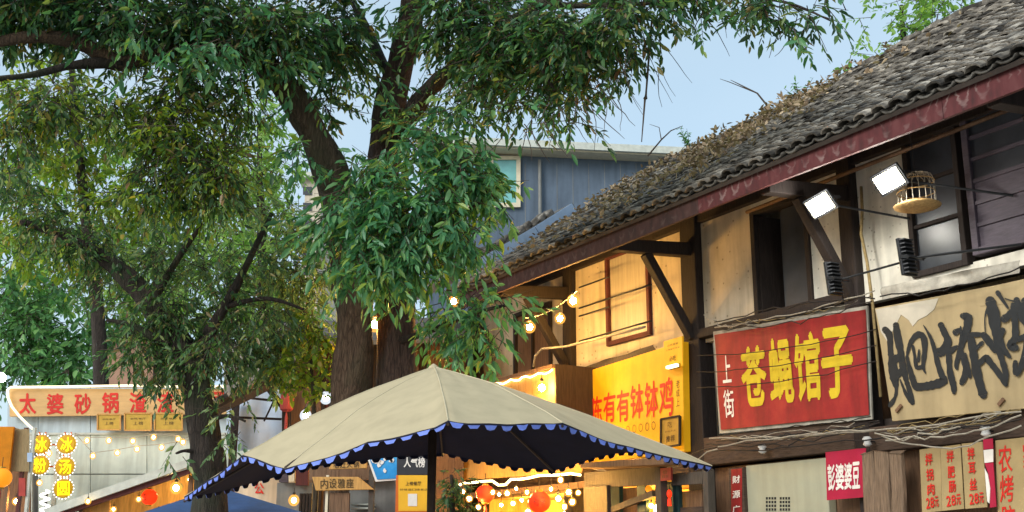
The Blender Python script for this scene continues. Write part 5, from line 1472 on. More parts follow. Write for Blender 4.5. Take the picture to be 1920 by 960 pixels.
# festoon bulbs on the panel wall
DF = DepthPlane(19.4)
for j, (row, lab) in enumerate([([(163, 826), (204, 826), (249, 827), (288, 820), (334, 823), (343, 829)], 'upper'), ([(174, 855), (220, 849), (257, 842), (303, 839)], 'lower')]):
    t = thing('light_string', DF(*row[0]), lab + ' string of warm bulbs across the panelled wall', 'light string', 'festoon strings')
    ends = [(140, 812)] + [(x, y - 6) for x, y in row] + [(372, 812 + 10 * j)]
    MB().tube([DF(x, y) for x, y in ends], .006, 4).build('cable', MAT['cable_pale'], t)
    for x, y in row:
        o = MB().ball(DF(x, y), .05, 1.1, 12, 8).build('bulb', AMBER, t, smooth=True); MB().ball(DF(x, y), .026, 1.1, 8, 5).build('filament', G['bulb_soft'], o, smooth=True)
# sloping awning in front of the panel wall
DA = DepthPlane(17.0)
aw = thing('lean_to_awning', DA(230, 960) * np.array((1, 1, 0)), 'lean-to stall roof with pale sloping gutter in front of the panelled wall', 'awning')
MB().prism([P(92, 958, 17), P(352, 868, 17), P(395, 862, 19), P(130, 955, 19)], (0, 0, .05)).build('roof', MAT['trim_pale'], aw)
MB().bar(P(86, 962, 16.95), P(356, 868, 16.95), .10, .11).build('gutter', MAT['trim_pale'], aw)
MB().bar(P(100, 968, 17.0), P(372, 878, 17.0), .08, .07).build('edge_board', MAT['dark_red_wood'], aw)
panel(MB(), [(150, 950), (360, 884), (470, 884), (470, 1100), (150, 1100)], DepthPlane(18.6), .05).build('back_wall', MAT['interior'], aw)
for x in (150, 352):
    p = P(x, 960, 17.05); MB().box(p[0] - .03, p[0] + .03, 17.08, 17.14, 0, P(x, 955 if x < 200 else 892, 17.05)[2]).build('post', MAT['board_brown'], aw)
panel(MB(), [(150, 946), (206, 930), (206, 960), (150, 975)], DepthPlane(17.2), .03).build('sign_board', MAT['board_gold'], aw)
bulb(330, 915, DepthPlane(17.9), .06, G['bulb_soft2'], 'bright warm lamp under the sloping awning', 'awning bulbs', .15)
bulb(355, 899, DepthPlane(17.2), .03, G['bulb_soft'], 'small bulb at the upper end of the sloping awning', 'awning bulbs', .06)
bulb(260, 936, DepthPlane(17.2), .03, G['bulb_soft'], 'small bulb left of the square orange lantern', 'awning bulbs', .06)
bulb(213, 955, DepthPlane(17.2), .03, G['bulb_soft'], 'small bulb at the lower end of the sloping awning', 'awning bulbs', .06)
bulb(165, 940, DepthPlane(16.8), .03, G['bulb_soft'], 'small bulb hanging from the pale gutter', 'awning bulbs', .06)
lantern(280, 932, DepthPlane(17.3), .12, 'squat red orange lantern with a black mark under the sloping awning', '吉', 'lantern_red', .95, 'awning lanterns', False)
# blue tarpaulin tent under the umbrella
DT = DepthPlane(13.5)
bt = thing('blue_tent', DT(420, 960) * np.array((1, 1, 0)), 'low blue tarpaulin tent behind the dark trunk', 'tent')
ap = [P(400, 918, 14.6), P(425, 918, 14.6)]
co_ = [P(262, 962, 13.2), P(572, 962, 13.2), P(520, 948, 16.0), P(300, 950, 16.0)]
m = MB().add(ap + co_, [(2, 3, 1, 0), (3, 4, 1), (4, 5, 0, 1), (5, 2, 0)])
o = m.build('tarpaulin', MAT['tarp'], bt)
md = o.modifiers.new('thickness', 'SOLIDIFY'); md.thickness = .01
for c in co_:
    MB().box(c[0] - .02, c[0] + .02, c[1] - .02, c[1] + .02, 0, c[2]).build('leg', MAT['metal_dark'], bt)
panel(MB(), [(345, 950), (520, 946), (520, 1100), (345, 1100)], DepthPlane(15.9), .04).build('back_cloth', MAT['poster_yellow'], bt)
bulb(470, 955, DepthPlane(15.0), .03, G['bulb_soft'], 'warm bulb under the blue tent', 'awning bulbs', .05)
# banner with red writing and shop fronts behind the tent
cs = thing('cream_shop', P(500, 960, 16.9) * np.array((1, 1, 0)), 'cream shop front with red characters under the umbrella edge', 'shop')
aa, bb = P(428, 900, 16.9), P(552, 900, 16.9)
MB().box(aa[0], bb[0], 16.9, 17.1, 0, P(480, 862, 16.9)[2]).build('wall', MAT['cream_wall'], cs)
write(MB(), '公', rect(476, 906, 496, 926), DepthPlane(16.89), .004, .03).build('lettering', MAT['red_print'], cs)
gw = thing('grey_booth', P(560, 960, 15) * np.array((1, 1, 0)), 'grey shuttered booth with purple curtain under the umbrella', 'booth')
aa, bb = P(520, 900, 15), P(586, 900, 15)
MB().box(aa[0], bb[0], 15.0, 15.5, 0, P(550, 905, 15)[2]).build('wall', MAT['grey_wall'], gw)
for k in range(5):
    x = 562 + k * 6; p, q_ = P(x, 930, 14.97), P(x + 4, 930, 14.97)
    MB().box(p[0], q_[0], 14.96, 14.995, 0.2, P(x, 925, 14.97)[2]).build('slat', MAT['post'], gw)
for (x0, x1, y0, y1, mt) in ((523, 540, 878, 904, 'shutter'), (541, 552, 880, 903, 'cream_trim'), (554, 578, 880, 910, 'dark_red_wood')):
    prect(MB(), x0, y0, x1, y1, DepthPlane(14.9), .05).build('hanging_cloth', MAT[mt], gw)
bulb(551, 938, DepthPlane(14.6), .045, G['bulb_soft'], 'small warm lamp before the grey shuttered booth', 'awning bulbs', .08)
# ================================================================ FAR LEFT STALL
DL = DepthPlane(18.2)
ls = thing('orange_stall', DL(30, 960) * np.array((1, 1, 0)), 'stall with orange cloth and bamboo blind at the left picture edge', 'stall')
aa, bb = P(-60, 900, 18.2), P(15, 900, 18.2)
MB().box(aa[0], bb[0], 18.2, 18.25, P(0, 884, 18.2)[2], P(0, 800, 18.2)[2]).build('orange_cloth', MAT['fabric_orange'], ls)
for k in range(14):
    x = 16 + k * 2.75
    prect(MB(), x, 804 + random.uniform(-1, 1), x + 2.5, 884, DepthPlane(18.3), .02).build('blind_slat', MAT['bamboo'], ls)
for x0, x1, mt in ((12, 18, 'board_brown'), (52, 57, 'trim_pale'), (36, 42, 'dark_red_wood')):
    p, q_ = P(x0, 900, 18.35), P(x1, 900, 18.35)
    MB().box(p[0], q_[0], 18.33, 18.40, 0, P(x0, 802, 18.35)[2]).build('post', MAT[mt], ls)
prect(MB(), -40, 884, 56, 1080, DepthPlane(18.9), .05).build('back_wall', MAT['board_brown'], ls)
prect(MB(), 35, 896, 47, 930, DepthPlane(18.3), .03).build('box', MAT['lantern_dull'], ls)
prect(MB(), 51, 849, 60, 866, DepthPlane(18.25), .04).build('blue_label', MAT['blue_sheet'], ls)
lantern(2, 896, DepthPlane(17.6), .16, 'glowing orange lantern at the left picture edge', None, 'lantern_orange', .9, 'awning lanterns')
bulb(30, 940, DepthPlane(18.4), .04, G['bulb_soft2'], 'warm bulb inside the orange stall', 'awning bulbs', .06)
bulb(92, 850, DepthPlane(19.6), .035, G['bulb_soft'], 'warm bulb between the round signs', 'awning bulbs', .05)
bulb(74, 905, DepthPlane(19.6), .035, G['bulb_soft'], 'warm bulb above the white coil neon', 'awning bulbs', .05)
t = thing('street_lamp', P(-2, 960, 24) * np.array((1, 1, 0)), 'white street lamp glowing at the left picture edge', 'street lamp')
p = P(0, 708, 24)
MB().ball(p, .12, .8, 14, 8).build('lamp_globe', G['bulb_white'], t, smooth=True)
MB().tube([(p[0] - .25, 24.1, 0), (p[0] - .25, 24.1, p[2] - .1), (p[0] - .1, 24.05, p[2] + .12), (p[0], 24, p[2] + .1)], .04, 8).build('pole', MAT['metal_dark'], t, smooth=True)
# ================================================================ TREES
def spline(pts, n=6):
    pts = [np.array(p, float) for p in pts]
    out = []
    for i in range(len(pts) - 1):
        p0, p1, p2, p3 = pts[max(0, i - 1)], pts[i], pts[i + 1], pts[min(len(pts) - 1, i + 2)]
        for k in range(n):
            t = k / n
            out.append(0.5 * ((2 * p1) + (p2 - p0) * t + (2 * p0 - 5 * p1 + 4 * p2 - p3) * t * t + (3 * p1 - p0 - 3 * p2 + p3) * t ** 3))
    out.append(pts[-1])
    return out
def limb(parent, name, pxs, mat, sides=14, grounded=False, rough=0.10):
    """pxs: (px, py, depth, width px); a tapered, knobbly limb"""
    pts = []
    for x, y, Y, w in pxs:
        p = P(x, y, Y); d_ = np.linalg.norm(p - np.array((0, 0, EYE)))
        pts.append(np.array((*p, w / FPX * d_ / 2)))
    if grounded:
        b = pts[0].copy(); b2 = b.copy(); b2[2] = 0.0; b2[3] = b[3] * 1.5; b1 = b.copy(); b1[2] = 0.35; b1[3] = b[3] * 1.12
        pts = [b2, b1] + pts
    sp = spline(pts, 7)
    n = sides; vs = []
    ph = [random.uniform(0, 6) for _ in range(4)]
    prev = None
    for i, q in enumerate(sp):
        d_ = Vector(sp[min(i + 1, len(sp) - 1)][:3] - sp[max(0, i - 1)][:3]).normalized()
        if prev is None: a = d_.cross(Vector((0.3, 1, 0.1)))
        else: a = prev - d_ * prev.dot(d_)
        a.normalize(); prev = a; b = d_.cross(a)
        for k in range(n):
            an = 2 * math.pi * k / n
            r = q[3] * (1 + rough * math.sin(3 * an + ph[0] + i * .22) + rough * .8 * math.sin(5 * an + ph[1] - i * .35) + rough * .6 * math.sin(i * .9 + ph[2]) + random.uniform(-rough, rough) * .4)
            vs.append(Vector(q[:3]) + (a * math.cos(an) + b * math.sin(an)) * max(.004, r))
    fs = [(i * n + k, i * n + (k + 1) % n, (i + 1) * n + (k + 1) % n, (i + 1) * n + k) for i in range(len(sp) - 1) for k in range(n)]
    fs += [tuple(range(n - 1, -1, -1)), tuple(range((len(sp) - 1) * n, len(sp) * n))]
    return MB().add(vs, fs).build(name, MAT[mat], parent, smooth=True)
# leaf blade, 6 points: folded lance shape along +x
LEAF_V = np.array([(0, 0, 0), (0.30, 0.5, 0.06), (0.68, 0.40, 0.02), (1.0, 0, -0.12), (0.68, -0.40, 0.02), (0.30, -0.5, 0.06)])
LEAF_F = [(0, 3, 2, 1), (0, 5, 4, 3)]
def unit(a): return a / np.maximum(np.linalg.norm(a, axis=-1, keepdims=True), 1e-9)
def leaf_frames(base, dirs, length, width, up_bias=0.9):
    n = len(base)
    nrm = RNG.normal(0, 0.55, (n, 3)) + np.array((0, 0, up_bias))
    y = unit(np.cross(nrm, dirs)); z = np.cross(dirs, y)
    A = np.zeros((n, 4, 4)); A[:, 3, 3] = 1
    A[:, :3, 0] = dirs * length[:, None]; A[:, :3, 1] = y * width[:, None]; A[:, :3, 2] = z * length[:, None] * 0.8; A[:, :3, 3] = base
    return A
def sprays(blobs, length, aspect=0.34, k=9, twig=0.34, droop_=0.55, shell=0.45):
    """blobs: (px, py, depth, rx px, ry px, rz m, cover). returns leaf matrices and twig segments"""
    B, Dr, Ls = [], [], []; TA, TB = [], []
    for (x, y, Y, rx, ry, rz, cov) in blobs:
        c = P(x, y, Y); sc = np.linalg.norm(c - np.array((0, 0, EYE))) / FPX
        R3 = np.array((rx * sc, rz, ry * sc))
        leaf_px = (length / sc) ** 2 * aspect * 0.42
        n = max(2, int(cov * math.pi * rx * ry / leaf_px / k))
        u = unit(RNG.normal(0, 1, (n, 3))); r = RNG.uniform(0, 1, (n, 1)) ** shell
        r = r * (1 + 0.28 * np.sin(u[:, :1] * 5 + x) * np.cos(u[:, 2:] * 4 + y))      # lobed outline
        base = c + u * r * R3
        # gather the sprays into clumps
        nc = max(2, n // 7)
        cc = base[RNG.integers(0, n, nc)]
        base = base * 0.55 + cc[RNG.integers(0, nc, n)] * 0.45 + RNG.normal(0, 0.05, (n, 3))
        d = unit(u * np.array((1, 1, .6)) + RNG.normal(0, .6, (n, 3)) + np.array((0, 0, -droop_)))
        tl = twig * RNG.uniform(.6, 1.25, (n, 1))
        TA.append(base - d * tl * .25); TB.append(base + d * tl)
        for j in range(k):
            f_ = (j + .6) / k
            p = base + d * tl * f_ + np.array((0, 0, -1)) * (f_ ** 2) * tl * .25
            side = unit(np.cross(d, RNG.normal(0, .35, (n, 3)) + np.array((0, 0, 1.0)))) * (1 if j % 2 else -1)
            ld = unit(d * .75 + side * .8 + RNG.normal(0, .28, (n, 3)) + np.array((0, 0, -.35 * (1 + droop_))))
            if j == k - 1: ld = unit(d + RNG.normal(0, .2, (n, 3)) + np.array((0, 0, -.3)))
            B.append(p); Dr.append(ld); Ls.append(length * RNG.uniform(.5, 1.3, n) * RNG.choice((1.0, 1.0, .7), n))
    B = np.concatenate(B); Dr = np.concatenate(Dr); Ls = np.concatenate(Ls)
    return leaf_frames(B, Dr, Ls, Ls * aspect), np.concatenate(TA), np.concatenate(TB)
def leaf_mesh(name, A, mat, parent, kind='stuff'):
    vs = (np.einsum('nij,kj->nki', A[:, :3, :3], LEAF_V) + A[:, None, :3, 3]).reshape(-1, 3)
    o = fast_mesh(name, vs, 6, LEAF_F, mat, parent)
    o['kind'] = kind
    return o
def twig_mesh(name, TA, TB, r, mat, parent):
    n = len(TA); d = unit(TB - TA)
    a = unit(np.cross(d, np.array((.3, .2, 1.0)))); b = np.cross(d, a)
    ring = []
    for P0, rr in ((TA, r), (TB, r * .4)):
        for k in range(3):
            an = 2 * math.pi * k / 3
            ring.append(P0 + (a * math.cos(an) + b * math.sin(an)) * rr)
    vs = np.stack(ring, 1).reshape(-1, 3)
    o = fast_mesh(name, vs, 6, [(0, 1, 4, 3), (1, 2, 5, 4), (2, 0, 3, 5)], mat, parent)
    o['kind'] = 'stuff'
    return o
def crown(tree, specs, twig_r=0.006):
    TA, TB = [], []
    for (name, blobs, length, mat, kw) in specs:
        A, ta, tb = sprays(blobs, length, **kw)
        leaf_mesh(name, A, mat, tree)
        TA.append(ta); TB.append(tb)
    twig_mesh('twigs', np.concatenate(TA), np.concatenate(TB), twig_r, MAT['twig'], tree)
# ---- the big twin-trunked tree
bt_ = thing('twin_trunk_tree', (P(700, 900, 13)[0], 13.0, 0), 'big twin trunked evergreen tree rising behind the umbrella', 'tree')
limb(bt_, 'trunk', [(648, 930, 13.2, 80), (655, 740, 13.2, 72), (668, 590, 13.1, 68), (656, 470, 13.0, 74), (624, 340, 12.8, 64), (580, 238, 12.6, 54), (530, 155, 12.4, 47), (470, 108, 12.2, 40), (380, 95, 12.0, 36), (290, 100, 11.8, 32), (225, 118, 11.6, 28), (150, 80, 11.4, 26), (60, 70, 11.2, 20), (-60, 90, 11.0, 14)], 'bark_brown', 18, True)
limb(bt_, 'trunk', [(752, 930, 13.4, 84), (746, 700, 13.4, 74), (742, 520, 13.3, 64), (734, 400, 13.2, 56), (716, 290, 13.1, 52), (735, 180, 13.0, 52), (766, 70, 12.9, 47), (786, -40, 12.8, 43), (830, -200, 12.5, 36), (900, -420, 12.0, 20)], 'bark_red', 18, True)
for br in [[(722, 320, 13.1, 36), (772, 215, 12.8, 34), (812, 160, 12.5, 32), (862, 120, 12.2, 28), (930, 62, 11.8, 22), (1010, 10, 11.4, 16), (1120, -30, 11.0, 11)],
           [(225, 118, 11.6, 26), (140, 122, 11.3, 15), (60, 140, 11.0, 12), (-30, 150, 10.8, 9)],
           [(365, 96, 12.0, 20), (352, 150, 11.9, 14), (330, 210, 11.8, 10), (300, 260, 11.8, 8), (262, 330, 11.8, 5)],
           [(470, 108, 12.2, 18), (430, 40, 12.3, 14), (360, -30, 12.4, 10)], [(740, 170, 13.0, 20), (690, 60, 13.4, 16), (640, -40, 13.8, 12)],
           [(930, 62, 11.8, 12), (1000, 110, 11.5, 8), (1040, 170, 11.4, 5)], [(1010, 10, 11.4, 12), (1180, 8, 10.8, 9), (1350, -6, 10.4, 7), (1470, 4, 10.2, 5), (1560, 40, 10.1, 3)],
           [(690, 520, 13.0, 16), (760, 470, 12.3, 12), (830, 420, 11.9, 8), (900, 380, 11.7, 5)], [(746, 640, 13.3, 14), (810, 620, 12.6, 11), (880, 590, 12.2, 8), (960, 570, 12.0, 5)],
           [(650, 455, 12.8, 14), (640, 400, 12.2, 10), (680, 350, 11.9, 7), (760, 310, 11.8, 5)]]:
    limb(bt_, 'branch', br, 'bark_dark', 9)
TOP = [(-40, 20, 11.3, 100, 70, .9, 2.6), (80, 10, 11.4, 110, 70, .9, 2.8), (220, 40, 11.6, 110, 65, .9, 2.8), (370, 40, 11.8, 120, 75, .9, 3.2), (520, 60, 12.0, 110, 80, .9, 3.0), (640, 60, 12.6, 70, 110, .8, 2.0), (610, 180, 12.9, 40, 80, .5, 1.2),
       (860, 40, 12.2, 110, 80, 1.0, 3.0), (960, 80, 11.8, 110, 85, 1.0, 3.0), (1060, 80, 11.4, 95, 95, .9, 3.0), (1140, 60, 11.0, 90, 75, .9, 2.4), (900, 160, 12.0, 90, 60, .8, 1.6), (985, 195, 11.7, 60, 45, .6, 1.4), (1060, 190, 11.4, 42, 45, .5, 1.3), (1120, 150, 11.2, 42, 40, .5, 0.9),
       (1210, 16, 10.8, 90, 42, .7, 1.5), (1290, -10, 10.6, 80, 36, .7, 1.6), (1380, -4, 10.4, 80, 26, .6, 1.5), (1465, 10, 10.2, 75, 32, .5, 1.4), (1535, 40, 10.1, 46, 32, .5, 1.1), (1490, 62, 10.1, 40, 18, .4, .8), (800, 210, 12.6, 70, 50, .6, 1.0),
       (140, -120, 11.4, 240, 90, 1.6, 2.0), (520, -120, 12.0, 240, 90, 1.6, 2.0), (900, -120, 12.0, 240, 90, 1.6, 2.2), (1200, -110, 11.0, 170, 70, 1.2, 1.6), (520, -330, 12.5, 500, 160, 2.0, 1.2)]  # last row unseen above the frame, added to darken the crown top
MIDL = [(340, 170, 11.9, 90, 70, .6, 1.5), (330, 250, 11.8, 95, 95, .7, 1.9), (400, 330, 11.8, 80, 90, .6, 1.8), (300, 350, 11.8, 75, 70, .6, 1.6), (440, 200, 12.1, 60, 80, .5, 1.0), (90, 190, 11.2, 110, 70, .7, 1.3), (200, 190, 11.5, 70, 60, .5, 1.1), (20, 250, 11.0, 60, 80, .6, 1.0)]
FRONT = [(700, 330, 12.0, 80, 55, .45, 1.9), (790, 285, 12.0, 95, 60, .5, 1.6), (865, 320, 11.8, 75, 75, .5, 1.8), (915, 360, 11.8, 42, 65, .4, 1.4), (655, 400, 11.9, 58, 60, .4, 2.2), (740, 400, 11.8, 95, 70, .5, 2.6), (825, 400, 11.7, 85, 75, .5, 2.3), (880, 440, 11.7, 55, 50, .4, 1.5), (690, 470, 11.8, 75, 50, .4, 2.1), (780, 470, 11.7, 80, 55, .4, 2.0), (645, 500, 12.0, 35, 35, .3, .9), (820, 515, 11.8, 38, 28, .3, 1.1), (720, 515, 11.8, 60, 26, .3, 1.2), (610, 440, 12.0, 30, 50, .3, 1.3), (900, 285, 11.9, 50, 45, .4, 1.2), (940, 640, 11.9, 24, 26, .25, 1.2), (575, 290, 12.2, 26, 38, .3, 1.4), (860, 230, 12.1, 70, 40, .5, 1.0),
         (830, 600, 12.2, 40, 50, .3, 1.3), (880, 580, 12.0, 48, 38, .35, 1.5), (935, 572, 11.9, 45, 28, .3, 1.3), (905, 630, 12.0, 38, 40, .3, 1.4), (855, 660, 12.1, 30, 30, .3, 1.0), (965, 590, 11.9, 20, 24, .2, .7), (760, 560, 12.8, 26, 30, .3, .5)]
FRONT = [(*b_[:6], b_[6] * 1.9) for b_ in FRONT]
FRONT += [(330, 95, 11.2, 70, 36, .35, 1.2), (430, 90, 11.4, 80, 38, .35, 1.6), (520, 110, 11.7, 60, 45, .35, 1.4), (590, 205, 12.1, 46, 36, .3, .6), (600, 20, 11.9, 60, 40, .4, 1.4), (690, 150, 12.4, 40, 60, .3, .6), (760, 230, 12.4, 50, 46, .3, .9), (250, 80, 11.0, 50, 36, .3, 1.0), (730, 20, 12.2, 40, 40, .3, .9)]
A, ta, tb = sprays(FRONT, .155, aspect=.31, k=8, twig=.34, droop_=.75, shell=.5)
dist = np.linalg.norm(A[:, :3, 3] - np.array((0, 0, EYE)), axis=1)
order = np.argsort(dist); near_l, rest_l = order[:290], order[290:]
leaf_mesh('large_leaves', A[rest_l], L_GREEN, bt_)
lme = bpy.data.meshes.new('leaf'); lme.from_pydata([tuple(v) for v in LEAF_V], [], LEAF_F); lme.materials.append(L_GREEN)
tb0 = origin_of(bt_)
for i in near_l:
    o = bpy.data.objects.new('leaf', lme)
    Mx = Matrix(A[i].tolist()); Mx.translation = Mx.translation - tb0
    o.matrix_world = Mx; o.parent = bt_; C.objects.link(o)
twig_mesh('leaf_stalks', ta, tb, .006, MAT['twig'], bt_)
def cover(bl, k): return [(*b_[:6], b_[6] * k) for b_ in bl]
crown(bt_, [('crown', cover(TOP, .95), .125, L_DARK, dict(aspect=.32, k=9, twig=.32, droop_=.5)), ('upper_foliage', cover(TOP, .35), .115, L_MIX, dict(aspect=.34, k=8, twig=.34, droop_=.4)), ('outer_foliage', cover(TOP, .35), .13, L_GREEN, dict(aspect=.34, k=8, twig=.34, droop_=.4)), ('inner_foliage', cover(MIDL, .75), .10, L_YEL, dict(aspect=.36, k=8, twig=.3, droop_=.6)), ('hanging_foliage', cover(MIDL, .9), .105, L_MIX, dict(aspect=.34, k=9, twig=.30, droop_=.8))])
# bare hanging twigs against the sky
hg = MB()
for (x, y, n_, ln) in [(1210, 60, 5, 160), (1160, 90, 4, 120), (1270, 40, 4, 90), (1330, 30, 4, 100), (1400, 20, 4, 90), (1480, 50, 4, 70), (1090, 190, 5, 110), (1030, 210, 5, 100), (980, 230, 5, 90), (1140, 170, 4, 110)]:
    for k in range(n_):
        p = P(x + random.uniform(-30, 30), y + random.uniform(-20, 20), 11.0 + random.uniform(-.4, .4)); L_ = ln * random.uniform(.5, 1.1) * 11 / FPX
        q = [p]; dr = np.array((random.uniform(-.7, .9), random.uniform(-.3, .3), -1.0))
        for j in range(6):
            dr = dr + np.array((random.uniform(-.3, .3), random.uniform(-.2, .2), random.uniform(-.15, .15)))
            q.append(q[-1] + dr / np.linalg.norm(dr) * L_ / 6)
        hg.tube(q, [.006, .005, .005, .004, .004, .003, .002], 4, False)
hg.build('bare_twigs', MAT['twig'], bt_, kind='stuff')
q = [P(1222, 60, 11)]
for (x, y) in ((1218, 120), (1212, 180), (1206, 230), (1203, 266)): q.append(P(x, y, 11))
limb(bt_, 'hanging_vine', [(1222, 40, 11, 4), (1216, 120, 11, 4), (1211, 176, 11, 4), (1210, 184, 11, 8), (1209, 192, 11, 4), (1203, 266, 11, 2)], 'twig', 6)
# ---- dark leaning tree in front of the panelled shop
dt = thing('leaning_tree', (P(390, 900, 12.8)[0], 12.8, 0), 'dark leaning small leaved tree in front of the tan banner', 'tree')
limb(dt, 'trunk', [(394, 950, 12.8, 60), (386, 860, 12.8, 58), (374, 760, 12.8, 52), (362, 690, 12.8, 54), (330, 640, 12.8, 50), (280, 568, 12.8, 40), (232, 515, 12.8, 32), (175, 472, 12.8, 24), (110, 440, 12.8, 16), (40, 415, 12.8, 10)], 'bark_dark', 16, True)
for br in [[(368, 720, 12.8, 36), (385, 640, 12.7, 26), (430, 560, 12.6, 18), (470, 480, 12.5, 12), (510, 400, 12.5, 7)], [(330, 640, 12.8, 22), (300, 640, 12.6, 16), (250, 610, 12.5, 10), (200, 600, 12.5, 6)], [(282, 570, 12.8, 16), (330, 490, 12.9, 12), (380, 420, 13.0, 7)],
           [(420, 575, 12.6, 12), (500, 560, 12.6, 8), (570, 580, 12.6, 5)], [(384, 790, 12.8, 12), (430, 780, 12.6, 7), (460, 790, 12.5, 4)], [(388, 850, 12.8, 12), (350, 845, 12.6, 7), (330, 850, 12.5, 4)]]:
    limb(dt, 'branch', br, 'bark_dark', 8)
SM = dict(aspect=.32, k=10, twig=.26, droop_=.75)
crown(dt, [('crown', [(310, 600, 12.7, 90, 70, .6, 1.7), (250, 650, 12.6, 65, 55, .5, 1.6), (330, 680, 12.6, 80, 40, .5, 1.6), (410, 650, 12.6, 75, 75, .6, 1.4), (420, 540, 12.6, 80, 70, .6, .7), (490, 610, 12.6, 60, 70, .6, .7), (470, 480, 12.6, 70, 60, .6, .6), (300, 500, 12.9, 70, 60, .5, .7),
                       (150, 450, 12.8, 100, 60, .6, 1.3), (80, 400, 12.8, 90, 60, .6, 1.3), (190, 530, 12.8, 50, 60, .5, .8), (400, 730, 12.6, 50, 22, .3, .9), (300, 720, 12.6, 60, 18, .3, .8), (30, 330, 12.8, 60, 70, .5, .9)], .092, L_MIX, SM),
           ('light_foliage', [(540, 500, 13.6, 75, 95, .6, 1.9), (560, 600, 13.6, 60, 75, .5, 1.9), (480, 680, 13.4, 75, 46, .5, 2.2), (440, 600, 13.2, 85, 75, .5, 1.7), (520, 640, 13.3, 60, 60, .5, 1.4), (380, 500, 13.4, 80, 70, .5, 1.0), (250, 480, 13.6, 70, 60, .5, .8), (330, 420, 13.4, 90, 60, .6, .9), (600, 500, 13.8, 36, 70, .4, 1.3), (480, 380, 14.0, 80, 90, .6, .7), (560, 400, 14.0, 40, 80, .5, .5), (430, 790, 12.5, 32, 26, .25, .9), (420, 830, 12.5, 25, 22, .2, .9), (345, 850, 12.5, 18, 22, .2, .9), (455, 815, 12.5, 14, 20, .2, .8)], .10, L_PALE, dict(aspect=.36, k=8, twig=.26, droop_=.6))], .005)
# ---- sapling by the white bulb, lamplight put into its yellow leaf colour
yt = thing('lamplit_sapling', (P(585, 900, 13.2)[0], 13.2, 0), 'sapling with lamplight put into its yellow leaves left of the brown trunk', 'tree')
limb(yt, 'trunk', [(592, 900, 13.2, 10), (590, 800, 13.2, 9), (585, 700, 13.2, 7), (575, 600, 13.2, 5)], 'bark_brown', 8, True)
crown(yt, [('crown', [(590, 640, 13.2, 46, 66, .4, 2.0), (560, 690, 13.2, 52, 48, .4, 1.8), (604, 700, 13.2, 26, 40, .3, 1.6), (525, 690, 13.2, 36, 26, .3, .9), (592, 738, 13.2, 24, 22, .25, 1.1)], .095, L_YEL, dict(aspect=.5, k=8, twig=.22, droop_=.5))], .004)
# ---- trees further back
def back_tree(name, label, base, trunk, blobs, length, mat, kw, r=.01):
    t = thing(name, (P(base[0], 900, base[1])[0], base[1], 0), label, 'tree', 'trees in the background')
    limb(t, 'trunk', trunk, 'bark_dark', 10, True)
    crown(t, [('crown', blobs, length, mat, kw)], r)
    return t
FK = dict(aspect=.42, k=8, twig=.45, droop_=.45)
back_tree('round_crowned_tree', 'full round crowned fresh green tree behind the tan banner at left', (90, 27), [(95, 900, 27, 26), (92, 760, 27, 24), (85, 660, 27, 18), (80, 590, 27, 10)],
          [(-30, 690, 26, 80, 60, 1.4, 2.4), (-10, 540, 26, 80, 60, 1.4, 2.0), (190, 600, 26, 50, 50, 1.2, 1.8), (70, 590, 26, 95, 60, 1.6, 2.2), (130, 640, 26, 75, 70, 1.5, 2.2), (50, 670, 26, 90, 60, 1.4, 2.4), (150, 700, 26, 60, 45, 1.2, 2.0), (10, 600, 26, 70, 70, 1.4, 2.0), (100, 540, 27, 60, 35, 1.2, 1.5)], .22, L_FAR, FK)
back_tree('tall_thin_tree', 'tall loose yellow green tree seen through the left canopy', (150, 24), [(190, 900, 24, 26), (185, 600, 24, 24), (160, 400, 24, 18), (140, 200, 24, 12), (130, 60, 24, 6)],
          [(120, 300, 24, 120, 90, 1.6, 1.3), (210, 380, 24, 110, 90, 1.6, 1.3), (40, 380, 24, 90, 90, 1.6, 1.3), (100, 180, 24, 110, 80, 1.6, 1.0), (220, 240, 24, 80, 80, 1.4, 1.0), (170, 480, 24, 110, 60, 1.5, 1.1), (60, 480, 24, 80, 50, 1.4, 1.1)], .18, L_YEL, dict(aspect=.42, k=8, twig=.4, droop_=.5))
back_tree('dense_far_tree', 'mid green tree seen between the two dark trunks', (470, 22), [(500, 900, 22, 24), (495, 600, 22, 20), (490, 400, 22, 14), (485, 220, 22, 7)],
          [(470, 330, 22, 90, 90, 1.5, 1.4), (420, 430, 22, 80, 60, 1.4, 1.0), (530, 430, 22, 60, 90, 1.3, 1.3), (500, 230, 22, 70, 70, 1.3, 1.0), (540, 560, 22, 60, 90, 1.3, 1.5), (460, 560, 22, 90, 80, 1.4, 1.6), (500, 650, 22, 80, 50, 1.3, 1.3), (330, 560, 22, 80, 60, 1.3, 1.2), (600, 260, 22, 40, 60, 1, .7)], .16, L_BRIGHT, dict(aspect=.4, k=8, twig=.36, droop_=.5))
back_tree('fresh_green_tree', 'fresh light green tree top rising behind the tile ridge', (1700, 26), [(1700, 900, 26, 26), (1700, 300, 26, 20), (1695, 100, 26, 12), (1690, 10, 26, 6)],
          [(1690, 55, 26, 75, 40, 1.2, 1.2), (1760, 20, 26, 70, 35, 1.2, 1.3), (1640, 90, 26, 45, 30, .9, .9), (1590, 120, 26, 36, 16, .8, .7), (1620, 50, 26, 36, 18, .8, .6), (1720, -20, 26, 90, 40, 1.2, 1.0), (1800, 60, 26, 60, 50, 1, 1.2)], .19, L_BRIGHT, dict(aspect=.42, k=8, twig=.5, droop_=.35))
